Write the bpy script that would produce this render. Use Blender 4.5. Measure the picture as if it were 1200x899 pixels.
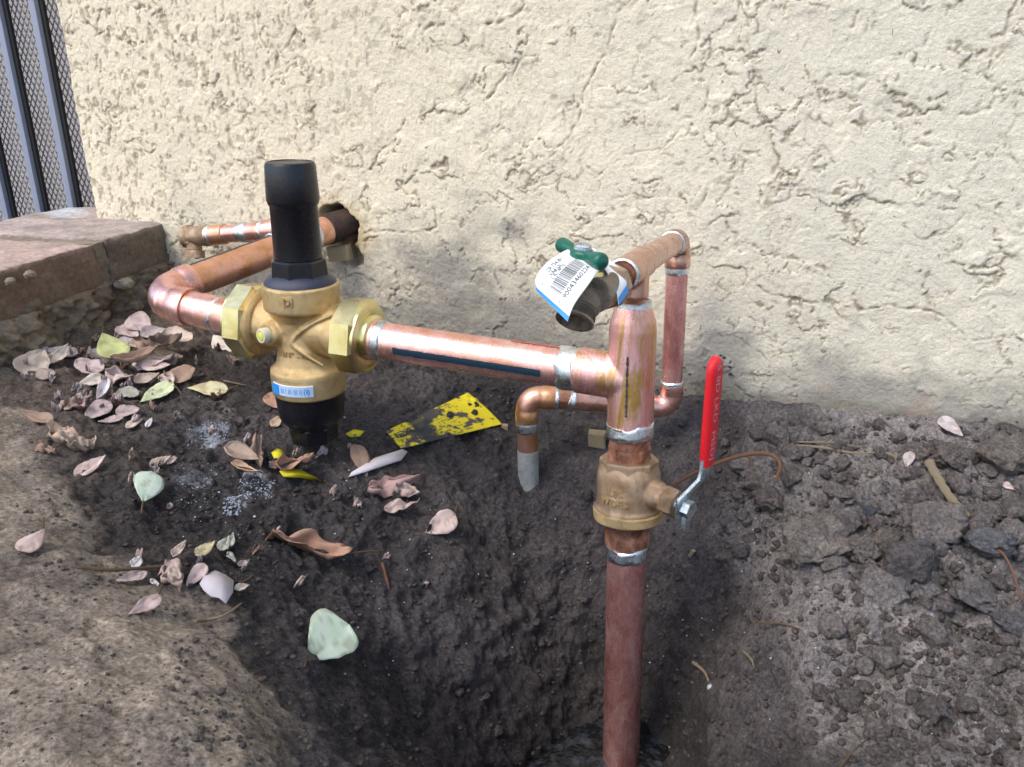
import bpy, bmesh, math, random
import numpy as np
from mathutils import Vector, Matrix
random.seed(7)
rng = np.random.default_rng(11)
R = math.radians
S = bpy.context.scene
for o in list(bpy.data.objects): bpy.data.objects.remove(o)
COL = S.collection

# ------------------------------------------------------------------ camera
CAM = np.array([0.0, -0.865, 0.34])
PSI, PIT, FPX = R(20.0), R(21.0), 950.0
Fv = np.array([-math.sin(PSI)*math.cos(PIT), math.cos(PSI)*math.cos(PIT), -math.sin(PIT)])
Rv = np.array([math.cos(PSI), math.sin(PSI), 0.0])
Uv = np.cross(Rv, Fv)
cd = bpy.data.cameras.new('camera'); cam = bpy.data.objects.new('camera', cd); COL.objects.link(cam)
cam.matrix_world = Matrix(((Rv[0], Uv[0], -Fv[0], CAM[0]), (Rv[1], Uv[1], -Fv[1], CAM[1]),
                           (Rv[2], Uv[2], -Fv[2], CAM[2]), (0, 0, 0, 1)))
cd.sensor_width = 36; cd.lens = 36*FPX/1200; cd.clip_start = .01; cd.clip_end = 500
S.camera = cam
S.render.resolution_x = 1024; S.render.resolution_y = 767

def ray(px, py):
    return Fv + (px-600)/FPX*Rv - (py-449.5)/FPX*Uv
def at(px, py, Y):
    r = ray(px, py); t = (Y-CAM[1])/r[1]
    return CAM + t*r
def atz(px, py, z):
    r = ray(px, py); return CAM+r*(z-CAM[2])/r[2]
def proj(P):
    d = P-CAM
    z = d@Fv; z = np.where(z < .02, .02, z)
    return 600+FPX*(d@Rv)/z, 449.5-FPX*(d@Uv)/z

# ------------------------------------------------------------------ world, sun, exposure
SUN_EL, SUN_ROT = R(52), R(212)
W = bpy.data.worlds.new('World'); S.world = W; W.use_nodes = True
nt = W.node_tree; bg = nt.nodes['Background']
sky = nt.nodes.new('ShaderNodeTexSky'); sky.sky_type = 'NISHITA'; sky.sun_disc = False
sky.sun_elevation = SUN_EL; sky.sun_rotation = SUN_ROT; sky.air_density = 1.0; sky.dust_density = 2.0; sky.ozone_density = 1.0
nt.links.new(sky.outputs[0], bg.inputs[0]); bg.inputs[1].default_value = .15
sd = bpy.data.lights.new('sun', 'SUN'); sd.energy = 1.2; sd.angle = R(24); sd.color = (1, .93, .84)
so = bpy.data.objects.new('sun', sd); COL.objects.link(so)
sdir = Vector((math.sin(SUN_ROT)*math.cos(SUN_EL), math.cos(SUN_ROT)*math.cos(SUN_EL), math.sin(SUN_EL)))
so.rotation_euler = sdir.to_track_quat('Z', 'Y').to_euler(); so.location = (-.5, -2, 3)
S.view_settings.view_transform = 'Standard'; S.view_settings.look = 'None'
S.view_settings.exposure = 0.9; S.view_settings.gamma = 1

# ------------------------------------------------------------------ numpy noise
def _h(ix, iy, s):
    n = (ix.astype(np.int64)*374761393 + iy.astype(np.int64)*668265263 + s*1274126177) & 0x7fffffff
    n = ((n ^ (n >> 13))*1274126177) & 0x7fffffff
    n = ((n ^ (n >> 16))*668265263) & 0x7fffffff
    return ((n ^ (n >> 15)) & 0xffffff)/float(0xffffff)
def vn(x, y, s=0):
    ix = np.floor(x); iy = np.floor(y); fx = x-ix; fy = y-iy
    fx = fx*fx*fx*(fx*(fx*6-15)+10); fy = fy*fy*fy*(fy*(fy*6-15)+10)
    a = _h(ix, iy, s); b = _h(ix+1, iy, s); c = _h(ix, iy+1, s); d = _h(ix+1, iy+1, s)
    return (a+(b-a)*fx)*(1-fy)+(c+(d-c)*fx)*fy - .5
def fbm(x, y, s=0, o=4, g=.5, l=2.03):
    v = 0; a = 1.; t = 0
    for i in range(o):
        v = v+a*vn(x+i*17.3, y-i*9.1, s+i*31); t += a; a *= g
        x, y = (x*.8-y*.6)*l, (x*.6+y*.8)*l
    return v/t*1.6
def _h3(ix, iy, iz, s):
    n = (ix*374761393 + iy*668265263 + iz*1442695041 + s*1274126177) & 0x7fffffff
    n = ((n ^ (n >> 13))*1274126177) & 0x7fffffff
    n = ((n ^ (n >> 16))*668265263) & 0x7fffffff
    return ((n ^ (n >> 15)) & 0xffffff).astype(np.float32)/np.float32(0xffffff)
def vn3(x, y, z, s=0):
    fl = [np.floor(a) for a in (x, y, z)]; i = [a.astype(np.int64) for a in fl]
    f = [(a-b).astype(np.float32) for a, b in zip((x, y, z), fl)]; f = [a*a*(3-2*a) for a in f]
    out = 0
    for dx in (0, 1):
        wx_ = f[0] if dx else 1-f[0]
        for dy in (0, 1):
            wy_ = f[1] if dy else 1-f[1]
            a = _h3(i[0]+dx, i[1]+dy, i[2], s); b = _h3(i[0]+dx, i[1]+dy, i[2]+1, s)
            out = out+wx_*wy_*(a+(b-a)*f[2])
    return out-.5
def fbm3(x, y, z, s=0, o=4, g=.5, l=2.03):
    v = 0; a = 1.; t = 0
    for i in range(o):
        v = v+a*vn3(x+i*17.3, y-i*9.1, z+i*5.7, s+i*31); t += a; a *= g
        x, y, z = (x*.8-y*.6)*l, (x*.6+y*.8)*l, (z+x*.1)*l
    return v/t*1.6
def worley(x, y, s=0):
    ix = np.floor(x); iy = np.floor(y); f1 = np.full(x.shape, 9.); f2 = np.full(x.shape, 9.); cid = np.zeros(x.shape)
    for dx in (-1, 0, 1):
        for dy in (-1, 0, 1):
            cx = ix+dx; cy = iy+dy
            px = cx+_h(cx, cy, s); py = cy+_h(cx, cy, s+77)
            d = np.hypot(px-x, py-y); idv = _h(cx, cy, s+133)
            m = d < f1
            f2 = np.where(m, f1, np.minimum(f2, d)); cid = np.where(m, idv, cid); f1 = np.where(m, d, f1)
    return f1, f2, cid
def sst(a, b, x):
    t = np.clip((x-a)/(b-a), 0, 1); return t*t*(3-2*t)

# ------------------------------------------------------------------ object helpers
def tag(o, label=None, cat=None, group=None, kind=None):
    if label: o['label'] = label
    if cat: o['category'] = cat
    if group: o['group'] = group
    if kind: o['kind'] = kind
    return o
def thing(name, loc, label, cat, group=None):
    o = bpy.data.objects.new(name, None); o.empty_display_size = .02; COL.objects.link(o)
    o.location = [float(c) for c in loc]; return tag(o, label, cat, group)
def mk(name, V, Fc, mat, parent=None, smooth=35, colors=None, origin=None):
    """one mesh object from world-space vertices; placed relative to its parent's location"""
    V = np.asarray(V, float).reshape(-1, 3)
    if parent is not None:
        base = Vector(parent.location)
        if parent.parent is not None: base = base+Vector(parent.parent.location)
        o0 = np.array(origin) if origin is not None else np.array(base)
    else:
        base = Vector((0, 0, 0)); o0 = np.array(origin) if origin is not None else V.mean(0)*np.array([1, 1, 1])
    me = bpy.data.meshes.new(name)
    if isinstance(Fc, np.ndarray):
        k = Fc.shape[1]
        me.vertices.add(len(V)); me.vertices.foreach_set('co', (V-o0).astype(np.float32).ravel())
        me.loops.add(Fc.size); me.loops.foreach_set('vertex_index', Fc.astype(np.int32).ravel())
        me.polygons.add(len(Fc)); me.polygons.foreach_set('loop_start', np.arange(0, Fc.size, k, dtype=np.int32))
        me.update(calc_edges=True)
    else:
        me.from_pydata([tuple(v) for v in (V-o0)], [], Fc)
    me.materials.append(mat)
    if smooth is not None:
        me.polygons.foreach_set('use_smooth', np.ones(len(me.polygons), bool))
        if smooth < 180: me.set_sharp_from_angle(angle=R(smooth))
    if colors is not None:
        ca = me.color_attributes.new('tint', 'FLOAT_COLOR', 'POINT')
        c = np.ones((len(V), 4), np.float32); c[:, :3] = colors
        ca.data.foreach_set('color', c.ravel())
    me.validate(); me.update()
    o = bpy.data.objects.new(name, me); COL.objects.link(o)
    if parent is not None:
        o.parent = parent
    o.location = [float(a) for a in (o0-np.array(base))]
    return o
class MB:
    def __init__(s): s.V = []; s.F = []; s.n = 0
    def add(s, VF):
        V, Fc = VF; V = np.asarray(V, float).reshape(-1, 3); s.V.append(V)
        s.F += [tuple(i+s.n for i in f) for f in Fc]; s.n += len(V); return s
    def build(s, name, mat, parent=None, **k): return mk(name, np.vstack(s.V), s.F, mat, parent, **k)
def nrm(v): v = np.asarray(v, float); return v/max(1e-9, np.linalg.norm(v))
def frame(d):
    d = nrm(d); a = np.array([0, 0, 1.]) if abs(d[2]) < .9 else np.array([1., 0, 0])
    u = nrm(np.cross(a, d)); v = np.cross(d, u); return d, u, v
def lathe(p, d, prof, segs=40, rot=0., cap=True, u=None):
    """profile [(t, r)...] along direction d from p"""
    d, uu, v = frame(d)
    if u is not None: uu = nrm(np.array(u)-np.dot(u, d)*d); v = np.cross(d, uu)
    p = np.asarray(p, float); V = []; Fc = []
    an = np.arange(segs)/segs*2*math.pi+rot
    ring = np.cos(an)[:, None]*uu+np.sin(an)[:, None]*v
    for t, r in prof: V.append(p+d*t+ring*r)
    for i in range(len(prof)-1):
        for j in range(segs):
            k = (j+1) % segs
            Fc.append((i*segs+j, i*segs+k, (i+1)*segs+k, (i+1)*segs+j))
    if cap:
        Fc.append(tuple(range(segs))[::-1]); Fc.append(tuple(range((len(prof)-1)*segs, len(prof)*segs)))
    return np.vstack(V), Fc
def tube(pts, rad, segs=24, cap=True):
    pts = np.asarray(pts, float); n = len(pts)
    if np.isscalar(rad): rad = [rad]*n
    T = [nrm(pts[min(i+1, n-1)]-pts[max(i-1, 0)]) for i in range(n)]
    _, u, _ = frame(T[0]); V = []; Fc = []
    an = np.arange(segs)/segs*2*math.pi
    for i in range(n):
        u = nrm(u-np.dot(u, T[i])*T[i]); v = np.cross(T[i], u)
        V.append(pts[i]+(np.cos(an)[:, None]*u+np.sin(an)[:, None]*v)*rad[i])
    for i in range(n-1):
        for j in range(segs):
            k = (j+1) % segs; Fc.append((i*segs+j, i*segs+k, (i+1)*segs+k, (i+1)*segs+j))
    if cap: Fc.append(tuple(range(segs))[::-1]); Fc.append(tuple(range((n-1)*segs, n*segs)))
    return np.vstack(V), Fc
def box(c, s, ax=None, bev=0):
    c = np.asarray(c, float); h = np.asarray(s, float)/2
    A = np.eye(3) if ax is None else np.array([nrm(a) for a in ax])
    bm = bmesh.new(); bmesh.ops.create_cube(bm, size=1)
    for v in bm.verts: v.co = Vector([v.co[i]*2*h[i] for i in range(3)])
    if bev: bmesh.ops.bevel(bm, geom=bm.edges[:]+bm.verts[:], offset=bev, segments=2, affect='EDGES', profile=.6)
    V = np.array([v.co[:] for v in bm.verts])@A+c
    bm.verts.index_update(); Fc = [tuple(v.index for v in f.verts) for f in bm.faces]; bm.free(); return V, Fc
def catmull(P, n=8):
    P = [np.asarray(p, float) for p in P]; P = [2*P[0]-P[1]]+P+[2*P[-1]-P[-2]]; out = []
    for i in range(1, len(P)-2):
        for k in range(n):
            t = k/n; a, b, c, d = P[i-1:i+3]
            out.append(.5*((2*b)+(c-a)*t+(2*a-5*b+4*c-d)*t*t+(-a+3*b-3*c+d)*t**3))
    out.append(P[-2]); return np.array(out)
ICO = {}
def ico(sub):
    if sub not in ICO:
        bm = bmesh.new(); bmesh.ops.create_icosphere(bm, subdivisions=sub, radius=1)
        ICO[sub] = (np.array([v.co[:] for v in bm.verts]), np.array([[v.index for v in f.verts] for f in bm.faces])); bm.free()
    return ICO[sub]
def text_geo(s, size=1.):
    cu = bpy.data.curves.new('t', 'FONT'); cu.body = s; cu.size = size; cu.align_x = 'CENTER'; cu.align_y = 'CENTER'; cu.resolution_u = 2
    ob = bpy.data.objects.new('t', cu); me = ob.to_mesh()
    V = np.array([v.co[:] for v in me.vertices]).reshape(-1, 3); Fc = [tuple(p.vertices) for p in me.polygons]
    ob.to_mesh_clear(); bpy.data.objects.remove(ob); bpy.data.curves.remove(cu); return V, Fc

# ------------------------------------------------------------------ materials
def new_mat(name):
    m = bpy.data.materials.new(name); m.use_nodes = True
    nt = m.node_tree; b = nt.nodes['Principled BSDF']; return m, nt, b
def noise(nt, scale, detail=4, rough=.6, vec=None, dist=0.):
    n = nt.nodes.new('ShaderNodeTexNoise'); n.inputs['Scale'].default_value = scale; n.inputs['Detail'].default_value = detail
    n.inputs['Roughness'].default_value = rough; n.inputs['Distortion'].default_value = dist
    if vec is not None: nt.links.new(vec, n.inputs['Vector'])
    return n.outputs['Fac']
def ramp(nt, fac, stops, interp='LINEAR'):
    r = nt.nodes.new('ShaderNodeValToRGB'); r.color_ramp.interpolation = interp
    e = r.color_ramp.elements
    while len(e) < len(stops): e.new(.5)
    for i, (p, c) in enumerate(stops):
        e[i].position = p; e[i].color = (*c, 1) if len(c) == 3 else (c[0],)*3+(1,)
    nt.links.new(fac, r.inputs[0]); return r.outputs[0]
def mixc(nt, fac, a, b, mode='MIX'):
    n = nt.nodes.new('ShaderNodeMix'); n.data_type = 'RGBA'; n.blend_type = mode
    for v, i in ((fac, 0), (a, 6), (b, 7)):
        if isinstance(v, (int, float)): n.inputs[i].default_value = v
        elif isinstance(v, tuple): n.inputs[i].default_value = (*v, 1)
        else: nt.links.new(v, n.inputs[i])
    return n.outputs[2]
def coords(nt, scale=(1, 1, 1), kind='Object'):
    t = nt.nodes.new('ShaderNodeTexCoord'); m = nt.nodes.new('ShaderNodeMapping'); m.inputs['Scale'].default_value = scale
    nt.links.new(t.outputs[kind], m.inputs[0]); return m.outputs[0]
def bump(nt, b, h, dist, strength=1., prev=None):
    n = nt.nodes.new('ShaderNodeBump'); n.inputs['Distance'].default_value = dist; n.inputs['Strength'].default_value = strength
    nt.links.new(h, n.inputs['Height'])
    if prev is not None: nt.links.new(prev, n.inputs['Normal'])
    nt.links.new(n.outputs[0], b.inputs['Normal']); return n.outputs[0]
def metal(name, c1, c2, c3, rough=(.22, .45), sc=60, stretch=(1, 1, 1), stain=.5, bmp=.0003, metallic=1., spots=0.):
    m, nt, b = new_mat(name); v = coords(nt, stretch)
    f = noise(nt, sc, 5, .6, v, .6)
    col = ramp(nt, f, [(.3, c1), (.52, c2), (.72, c3)])
    f2 = noise(nt, sc*.45, 4, .65, v, 1.2)
    st = ramp(nt, f2, [(.5, (0, 0, 0)), (.62, (stain,)*3)])
    col = mixc(nt, st, col, c3)
    f4 = noise(nt, sc*9, 3, .6)
    if spots:
        sp = ramp(nt, f4, [(.30, (spots,)*3), (.38, (0, 0, 0))]); col = mixc(nt, sp, col, tuple(x*.25 for x in c3))
    nt.links.new(col, b.inputs['Base Color'])
    b.inputs['Metallic'].default_value = metallic
    rr = ramp(nt, noise(nt, sc*1.7, 4, .6, v), [(.3, (rough[0],)*3), (.7, (rough[1],)*3)])
    nt.links.new(rr, b.inputs['Roughness'])
    h = noise(nt, sc*3.3, 4, .6); bump(nt, b, h, bmp)
    return m
M = {}
M['copper'] = metal('bright_copper', (.96, .68, .64), (.89, .50, .46), (.66, .33, .20), (.18, .34), 42, stain=.55, bmp=.00015, metallic=.88)
M['copper_v'] = metal('flux_streaked_copper', (.96, .66, .62), (.88, .46, .43), (.56, .33, .09), (.18, .34), 62, stretch=(1.6, 1.6, .20), stain=1., bmp=.0003, metallic=.85)
M['copper_orange'] = metal('heat_tinted_copper', (.86, .52, .42), (.80, .42, .30), (.56, .29, .10), (.24, .40), 34, stain=.6, bmp=.00015, metallic=.85)
M['copper_brown'] = metal('browned_copper', (.78, .46, .37), (.62, .36, .27), (.38, .20, .11), (.18, .36), 38, stain=.6, bmp=.00004, metallic=.85)
M['copper_dull'] = metal('dull_red_copper', (.94, .60, .56), (.80, .38, .36), (.50, .19, .17), (.18, .36), 60, stretch=(1.4, 1.4, .6), stain=.4, bmp=.0003, spots=.5, metallic=.82)
M['copper_dark'] = metal('flux_burnt_copper', (.70, .42, .33), (.42, .20, .13), (.16, .08, .05), (.3, .6), 75, stain=.8, bmp=.001, spots=.5)
M['solder'] = metal('solder', (.95, .97, .98), (.80, .87, .91), (.42, .52, .58), (.16, .34), 70, stain=.5, bmp=.0002)
M['brass_cast'] = metal('cast_brass', (.74, .57, .33), (.64, .48, .25), (.44, .31, .15), (.32, .46), 60, stain=.5, bmp=.0007, spots=.3, metallic=.95)
M['brass_nut'] = metal('machined_brass', (.92, .87, .52), (.84, .76, .40), (.64, .52, .22), (.12, .26), 36, stain=.4, bmp=.00012)
M['bronze_pink'] = metal('dusty_bronze', (.60, .46, .34), (.47, .34, .23), (.28, .18, .10), (.26, .42), 52, stain=.7, bmp=.0007, spots=.4, metallic=.9)
M['bronze_dark'] = metal('dark_bronze', (.44, .38, .32), (.32, .27, .22), (.17, .14, .10), (.22, .36), 60, stain=.4, bmp=.0006)
M['zinc'] = metal('zinc_plated_steel', (.72, .80, .86), (.55, .64, .70), (.36, .42, .46), (.2, .35), 80, stain=.4, bmp=.0003)
M['galv'] = metal('dull_grey_pipe', (.52, .55, .52), (.42, .45, .43), (.27, .27, .24), (.5, .7), 70, stain=.4, bmp=.0006, metallic=.35)
M['rust'] = metal('rusted_iron', (.17, .08, .05), (.10, .06, .05), (.035, .03, .03), (.7, .95), 120, stain=.5, bmp=.003, metallic=.1)
def plastic(name, c, rough=.35, var=.5, bmp=.0002, sc=60, dust=0.):
    m, nt, b = new_mat(name)
    f = noise(nt, sc, 5, .65)
    col = ramp(nt, f, [(.3, tuple(x*(1-var*.4) for x in c)), (.7, tuple(min(1, x*(1+var*.4)) for x in c))])
    if dust:
        d = ramp(nt, noise(nt, sc*2.2, 6, .7), [(.55, (0, 0, 0)), (.75, (dust,)*3)])
        col = mixc(nt, d, col, (.30, .27, .25))
    nt.links.new(col, b.inputs['Base Color'])
    rr = ramp(nt, noise(nt, sc*.8, 4), [(.3, (rough*.8,)*3), (.7, (min(1, rough*1.3),)*3)]); nt.links.new(rr, b.inputs['Roughness'])
    bump(nt, b, noise(nt, sc*10, 3), bmp); return m
M['black'] = plastic('black_plastic', (.006, .007, .011), .28, .5, .00008, dust=.03)
M['blackblue'] = plastic('blue_black_plastic', (.018, .026, .055), .3, .6, .0002, dust=.1)
M['green'] = plastic('green_enamel', (.0, .10, .065), .12, .2, .0001)
M['red'] = plastic('red_vinyl', (.74, .012, .022), .28, .15, .0002)
M['white'] = plastic('white_label', (.80, .83, .84), .35, .04, .00005)
M['blue'] = plastic('blue_print', (.02, .25, .72), .35, .1, .00005)
M['paleblue'] = plastic('pale_blue_label', (.42, .56, .74), .35, .1, .00005)
M['ink'] = plastic('dark_ink', (.03, .035, .05), .5, .2, .00005)
M['inkblue'] = plastic('blue_ink', (.012, .035, .06), .16, .7, .0002)
M['inkred'] = plastic('red_ink', (.55, .04, .05), .3, .5, .0002)
M['fadedwhite'] = plastic('worn_white_print', (.72, .30, .38), .4, .3, .00005)
M['yellowcap'] = plastic('yellow_green_plastic', (.62, .66, .10), .25, .2)
M['cream'] = plastic('cream_plastic', (.62, .58, .44), .35, .2)
M['teal'] = plastic('blue_tape', (.05, .22, .34), .5, .5)
M['wood'] = plastic('raw_wood', (.62, .50, .30), .7, .6, .002, 40)
M['twig'] = plastic('dry_twig', (.22, .14, .08), .8, .7, .002, 90)
M['twigpale'] = plastic('pale_twig', (.42, .34, .22), .8, .6, .002, 90)
M['root'] = plastic('red_brown_root', (.24, .11, .06), .7, .6, .001, 90)
M['powder'] = plastic('white_grit', (.62, .66, .70), .8, .3, .001, 200)
M['powderblue'] = plastic('bluish_white_powder', (.50, .58, .68), .8, .4, .001, 200)
M['paper'] = plastic('white_scrap_paper', (.70, .66, .72), .6, .15, .0005, 60)
M['yellowpaper'] = plastic('bright_yellow_card', (.78, .68, .02), .35, .2, .0004, 60, dust=.5)
M['bar'] = plastic('blue_grey_paint', (.27, .31, .41), .35, .2, .0003)
M['shade_black'] = plastic('painted_shade_black', (.012, .012, .014), .6, .3)  # near-black colour painting the shade beside the fence bars
M['meshpaint'] = plastic('grey_mesh_paint', (.27, .265, .275), .5, .3, .0003)

def soil_mat(name, sc=1., rough=.85, attr=True, base=(.06, .05, .045)):
    m, nt, b = new_mat(name)
    if attr:
        a = nt.nodes.new('ShaderNodeAttribute'); a.attribute_name = 'tint'; col = a.outputs['Color']
    else: col = base
    v = coords(nt)
    f = ramp(nt, noise(nt, 330*sc, 8, .75, v), [(.32, (.28, .28, .29)), (.68, (1.8, 1.75, 1.7))])
    col = mixc(nt, 1., col, f, 'MULTIPLY')
    f = ramp(nt, noise(nt, 40*sc, 5, .6, v), [(.3, (.72, .72, .76)), (.7, (1.25, 1.22, 1.18))])
    col = mixc(nt, 1., col, f, 'MULTIPLY')
    sp = ramp(nt, noise(nt, 900*sc, 2, .5, v), [(.67, (0, 0, 0)), (.71, (.6, .6, .6))])
    col = mixc(nt, sp, col, (.40, .38, .36))
    nt.links.new(col, b.inputs['Base Color'])
    rr = ramp(nt, noise(nt, 60*sc, 5), [(.35, (rough*.72,)*3), (.6, (min(1., rough*1.1),)*3)]); nt.links.new(rr, b.inputs['Roughness'])
    n1 = bump(nt, b, noise(nt, 190*sc, 9, .75, v), .011/sc, 1.)
    bump(nt, b, noise(nt, 800*sc, 4, .65, v), .0025/sc, 1., n1)
    return m
M['soil'] = soil_mat('garden_soil')
M['clod'] = soil_mat('soil_clod', 1.2)
M['crumb'] = soil_mat('soil_crumb', 1.2, attr=False, base=(.12, .105, .098))

def stucco_mat():
    m, nt, b = new_mat('cream_stucco'); v = coords(nt)
    a = nt.nodes.new('ShaderNodeAttribute'); a.attribute_name = 'tint'; col = a.outputs['Color']
    f = ramp(nt, noise(nt, 30, 6, .65, v), [(.3, (.90, .90, .91)), (.7, (1.06, 1.05, 1.03))])
    col = mixc(nt, 1., col, f, 'MULTIPLY')
    f = ramp(nt, noise(nt, 420, 4, .6, v), [(.3, (.86, .86, .86)), (.7, (1.08, 1.08, 1.08))])
    col = mixc(nt, 1., col, f, 'MULTIPLY')
    sv = coords(nt, (1.6, 1.6, .8)); pt_ = ramp(nt, noise(nt, 170, 3, .55, sv, .8), [(.25, (1, 1, 1)), (.31, (0, 0, 0))])
    col = mixc(nt, pt_, col, mixc(nt, .6, col, (.22, .17, .10)))
    nt.links.new(col, b.inputs['Base Color']); b.inputs['Roughness'].default_value = .82
    inv = nt.nodes.new('ShaderNodeMath'); inv.operation = 'MULTIPLY'; inv.inputs[1].default_value = -1; nt.links.new(pt_, inv.inputs[0])
    n1 = bump(nt, b, noise(nt, 230, 6, .62, v), .0020, .8)
    n2 = bump(nt, b, noise(nt, 900, 3, .6, v), .0006, .7, n1); bump(nt, b, inv.outputs[0], .0015, .8, n2)
    return m
M['stucco'] = stucco_mat()
def brick_mat():
    m, nt, b = new_mat('weathered_brick'); v = coords(nt)
    a = nt.nodes.new('ShaderNodeAttribute'); a.attribute_name = 'tint'; col = a.outputs['Color']
    f = ramp(nt, noise(nt, 160, 6, .7, v), [(.3, (.6, .6, .6)), (.7, (1.3, 1.28, 1.25))]); col = mixc(nt, 1., col, f, 'MULTIPLY')
    nt.links.new(col, b.inputs['Base Color']); b.inputs['Roughness'].default_value = .85
    n1 = bump(nt, b, noise(nt, 220, 7, .7, v), .003, .6); bump(nt, b, noise(nt, 900, 3, .6, v), .0008, .6, n1); return m
M['brick'] = brick_mat()
def leaf_mat():
    m, nt, b = new_mat('dry_leaf')
    a = nt.nodes.new('ShaderNodeAttribute'); a.attribute_name = 'tint'; col = a.outputs['Color']
    f = ramp(nt, noise(nt, 130, 5, .65), [(.3, (.72, .68, .66)), (.65, (1.1, 1.1, 1.1))]); col = mixc(nt, 1., col, f, 'MULTIPLY')
    sp = ramp(nt, noise(nt, 420, 2, .5), [(.28, (.8, .8, .8)), (.33, (0, 0, 0))]); col = mixc(nt, sp, col, (.10, .06, .05))
    nt.links.new(col, b.inputs['Base Color']); b.inputs['Roughness'].default_value = .55
    bump(nt, b, noise(nt, 260, 4), .0008, .7); return m
M['leaf'] = leaf_mat()
def water_mat():
    m, nt, b = new_mat('muddy_water')
    col = ramp(nt, noise(nt, 60, 5, .6, coords(nt)), [(.5, (.008, .009, .011)), (.70, (.05, .06, .075))]); nt.links.new(col, b.inputs['Base Color'])
    b.inputs['Roughness'].default_value = .05
    bump(nt, b, noise(nt, 50, 3, .5), .002, .4); return m
M['water'] = water_mat()

# ------------------------------------------------------------------ terrain
CT = [(430, 392, 0), (520, 415, 0), (600, 434, 0), (740, 452, 0), (850, 464, 0), (1000, 482, 0), (1200, 503, 0),
      (520, 495, -.12), (440, 470, -.14), (515, 620, -.25), (560, 700, -.285), (600, 830, -.31), (620, 572, -.12), (660, 520, -.07),
      (470, 700, -.33), (470, 850, -.41), (390, 755, -.465), (365, 640, -.36), (350, 862, -.515),
      (850, 800, -.275), (900, 890, -.36), (760, 600, -.12), (740, 690, -.175), (738, 800, -.205), (690, 690, -.19), (655, 800, -.25),
      (900, 620, -.165), (900, 740, -.28), (960, 880, -.42), (1000, 700, -.255), (1150, 850, -.37), (1150, 600, -.145), (1000, 545, -.085),
      (1190, 700, -.22), (820, 540, -.065), (1060, 760, -.29)]
CP = [at(*c) for c in CT]
CP += [atz(*p) for p in ((30, 560, .048), (60, 700, .042), (180, 760, .034), (250, 835, .028), (200, 892, .035), (285, 885, .018), (120, 655, .032), (285, 775, .006), (225, 715, .012))]
CP += [np.array(p) for p in [(-.80, 0, .055), (-.70, 0, .045), (-.60, 0, .035), (-.78, -.03, .062), (-.76, -.15, .058), (-.745, -.3, .062), (-.73, -.42, .06),
       (-.468, -.525, .03), (-.305, -.643, .045), (-.66, -.40, .045), (-.68, -.23, .04), (-.577, -.227, .026), (-.50, -.392, .005), (-.45, -.25, -.005), (-.56, -.10, .03), (-.45, -.08, .02),
       (-.6, -.6, .05), (-.4, -.75, .05), (-.2, -.72, .02), (-.1, -.6, -.05), (0, -.65, -.03), (.15, -.6, -.03), (.3, -.5, -.03), (.4, -.3, -.02), (.4, -.1, 0), (.4, 0, 0),
       (-.1, -.33, -.285), (-.13, -.27, -.285), (-.07, -.28, -.28), (-.16, -.34, -.275), (-.1, -.42, -.24), (-.2, -.45, -.16),
       (-.8, -.9, .05), (0, -.9, 0), (.5, -.9, 0), (-1.0, -.3, .06), (-1.0, 0, .05), (.6, -.3, 0)]]
CP = np.array(CP)
def _phi(r): return np.sqrt(r*r+.055**2)
A_ = _phi(np.hypot(CP[:, None, 0]-CP[None, :, 0], CP[:, None, 1]-CP[None, :, 1]))
zmean = 0.0
nC = len(CP); Au = np.zeros((nC+1, nC+1)); Au[:nC, :nC] = A_-np.eye(nC)*.012; Au[nC, :nC] = 1; Au[:nC, nC] = 1
sol = np.linalg.solve(Au, np.concatenate([CP[:, 2], [0]])); Wt = sol[:nC]; zmean = sol[nC]
def terr_base(X, Y):
    z = np.zeros(X.shape)+zmean
    for i in range(len(CP)): z = z+Wt[i]*_phi(np.hypot(X-CP[i, 0], Y-CP[i, 1]))
    far = sst(.35, 1.0, np.maximum(np.maximum(X-.3, -.85-X), np.maximum(-.85-Y, Y-.1)))
    return z*(1-far)
def poly_sd(px, py, poly):
    """signed distance in pixels-like units, + inside"""
    P = np.array(poly, float); n = len(P); d = np.full(px.shape, 1e9); ins = np.zeros(px.shape, bool)
    for i in range(n):
        a = P[i]; b = P[(i+1) % n]; e = b-a
        t = np.clip(((px-a[0])*e[0]+(py-a[1])*e[1])/(e@e), 0, 1)
        d = np.minimum(d, np.hypot(px-a[0]-t*e[0], py-a[1]-t*e[1]))
        c = ((a[1] > py) != (b[1] > py)) & (px < (b[0]-a[0])*(py-a[1])/(b[1]-a[1]+1e-9)+a[0]); ins ^= c
    return np.where(ins, d, -d)
def geo(a, b, step, far, g=1.35):
    o = [a]; s = step*1.5
    while abs(o[-1]-far) > 0 and (o[-1] < far if far > a else o[-1] > far):
        o.append(o[-1]+(s if far > a else -s)); s *= g
    return o[1:]
def axis(lo, hi, st, flo, fhi):
    c = list(np.arange(lo, hi+st/2, st)); return np.array(geo(lo, 0, st, flo)[::-1]+c+geo(c[-1], 0, st, fhi))
TX = axis(-.88, .46, .0019, -30, 30); TY = axis(-.80, .03, .0018, -30, 30)
GX, GY = np.meshgrid(TX, TY, indexing='ij')
GZ = terr_base(GX, GY)
base_pts = np.stack([GX, GY, GZ], -1)
PX, PY = proj(base_pts.reshape(-1, 3)); PX = PX.reshape(GX.shape); PY = PY.reshape(GX.shape)
nw = fbm(GX*14, GY*14, 5, 4)*60
path = sst(-22, 22, poly_sd(PX, PY, [(-900, 360), (0, 430), (40, 470), (75, 540), (120, 640), (180, 690), (255, 745), (300, 800), (330, 905), (420, 1400), (-900, 1600)])+nw)
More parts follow.
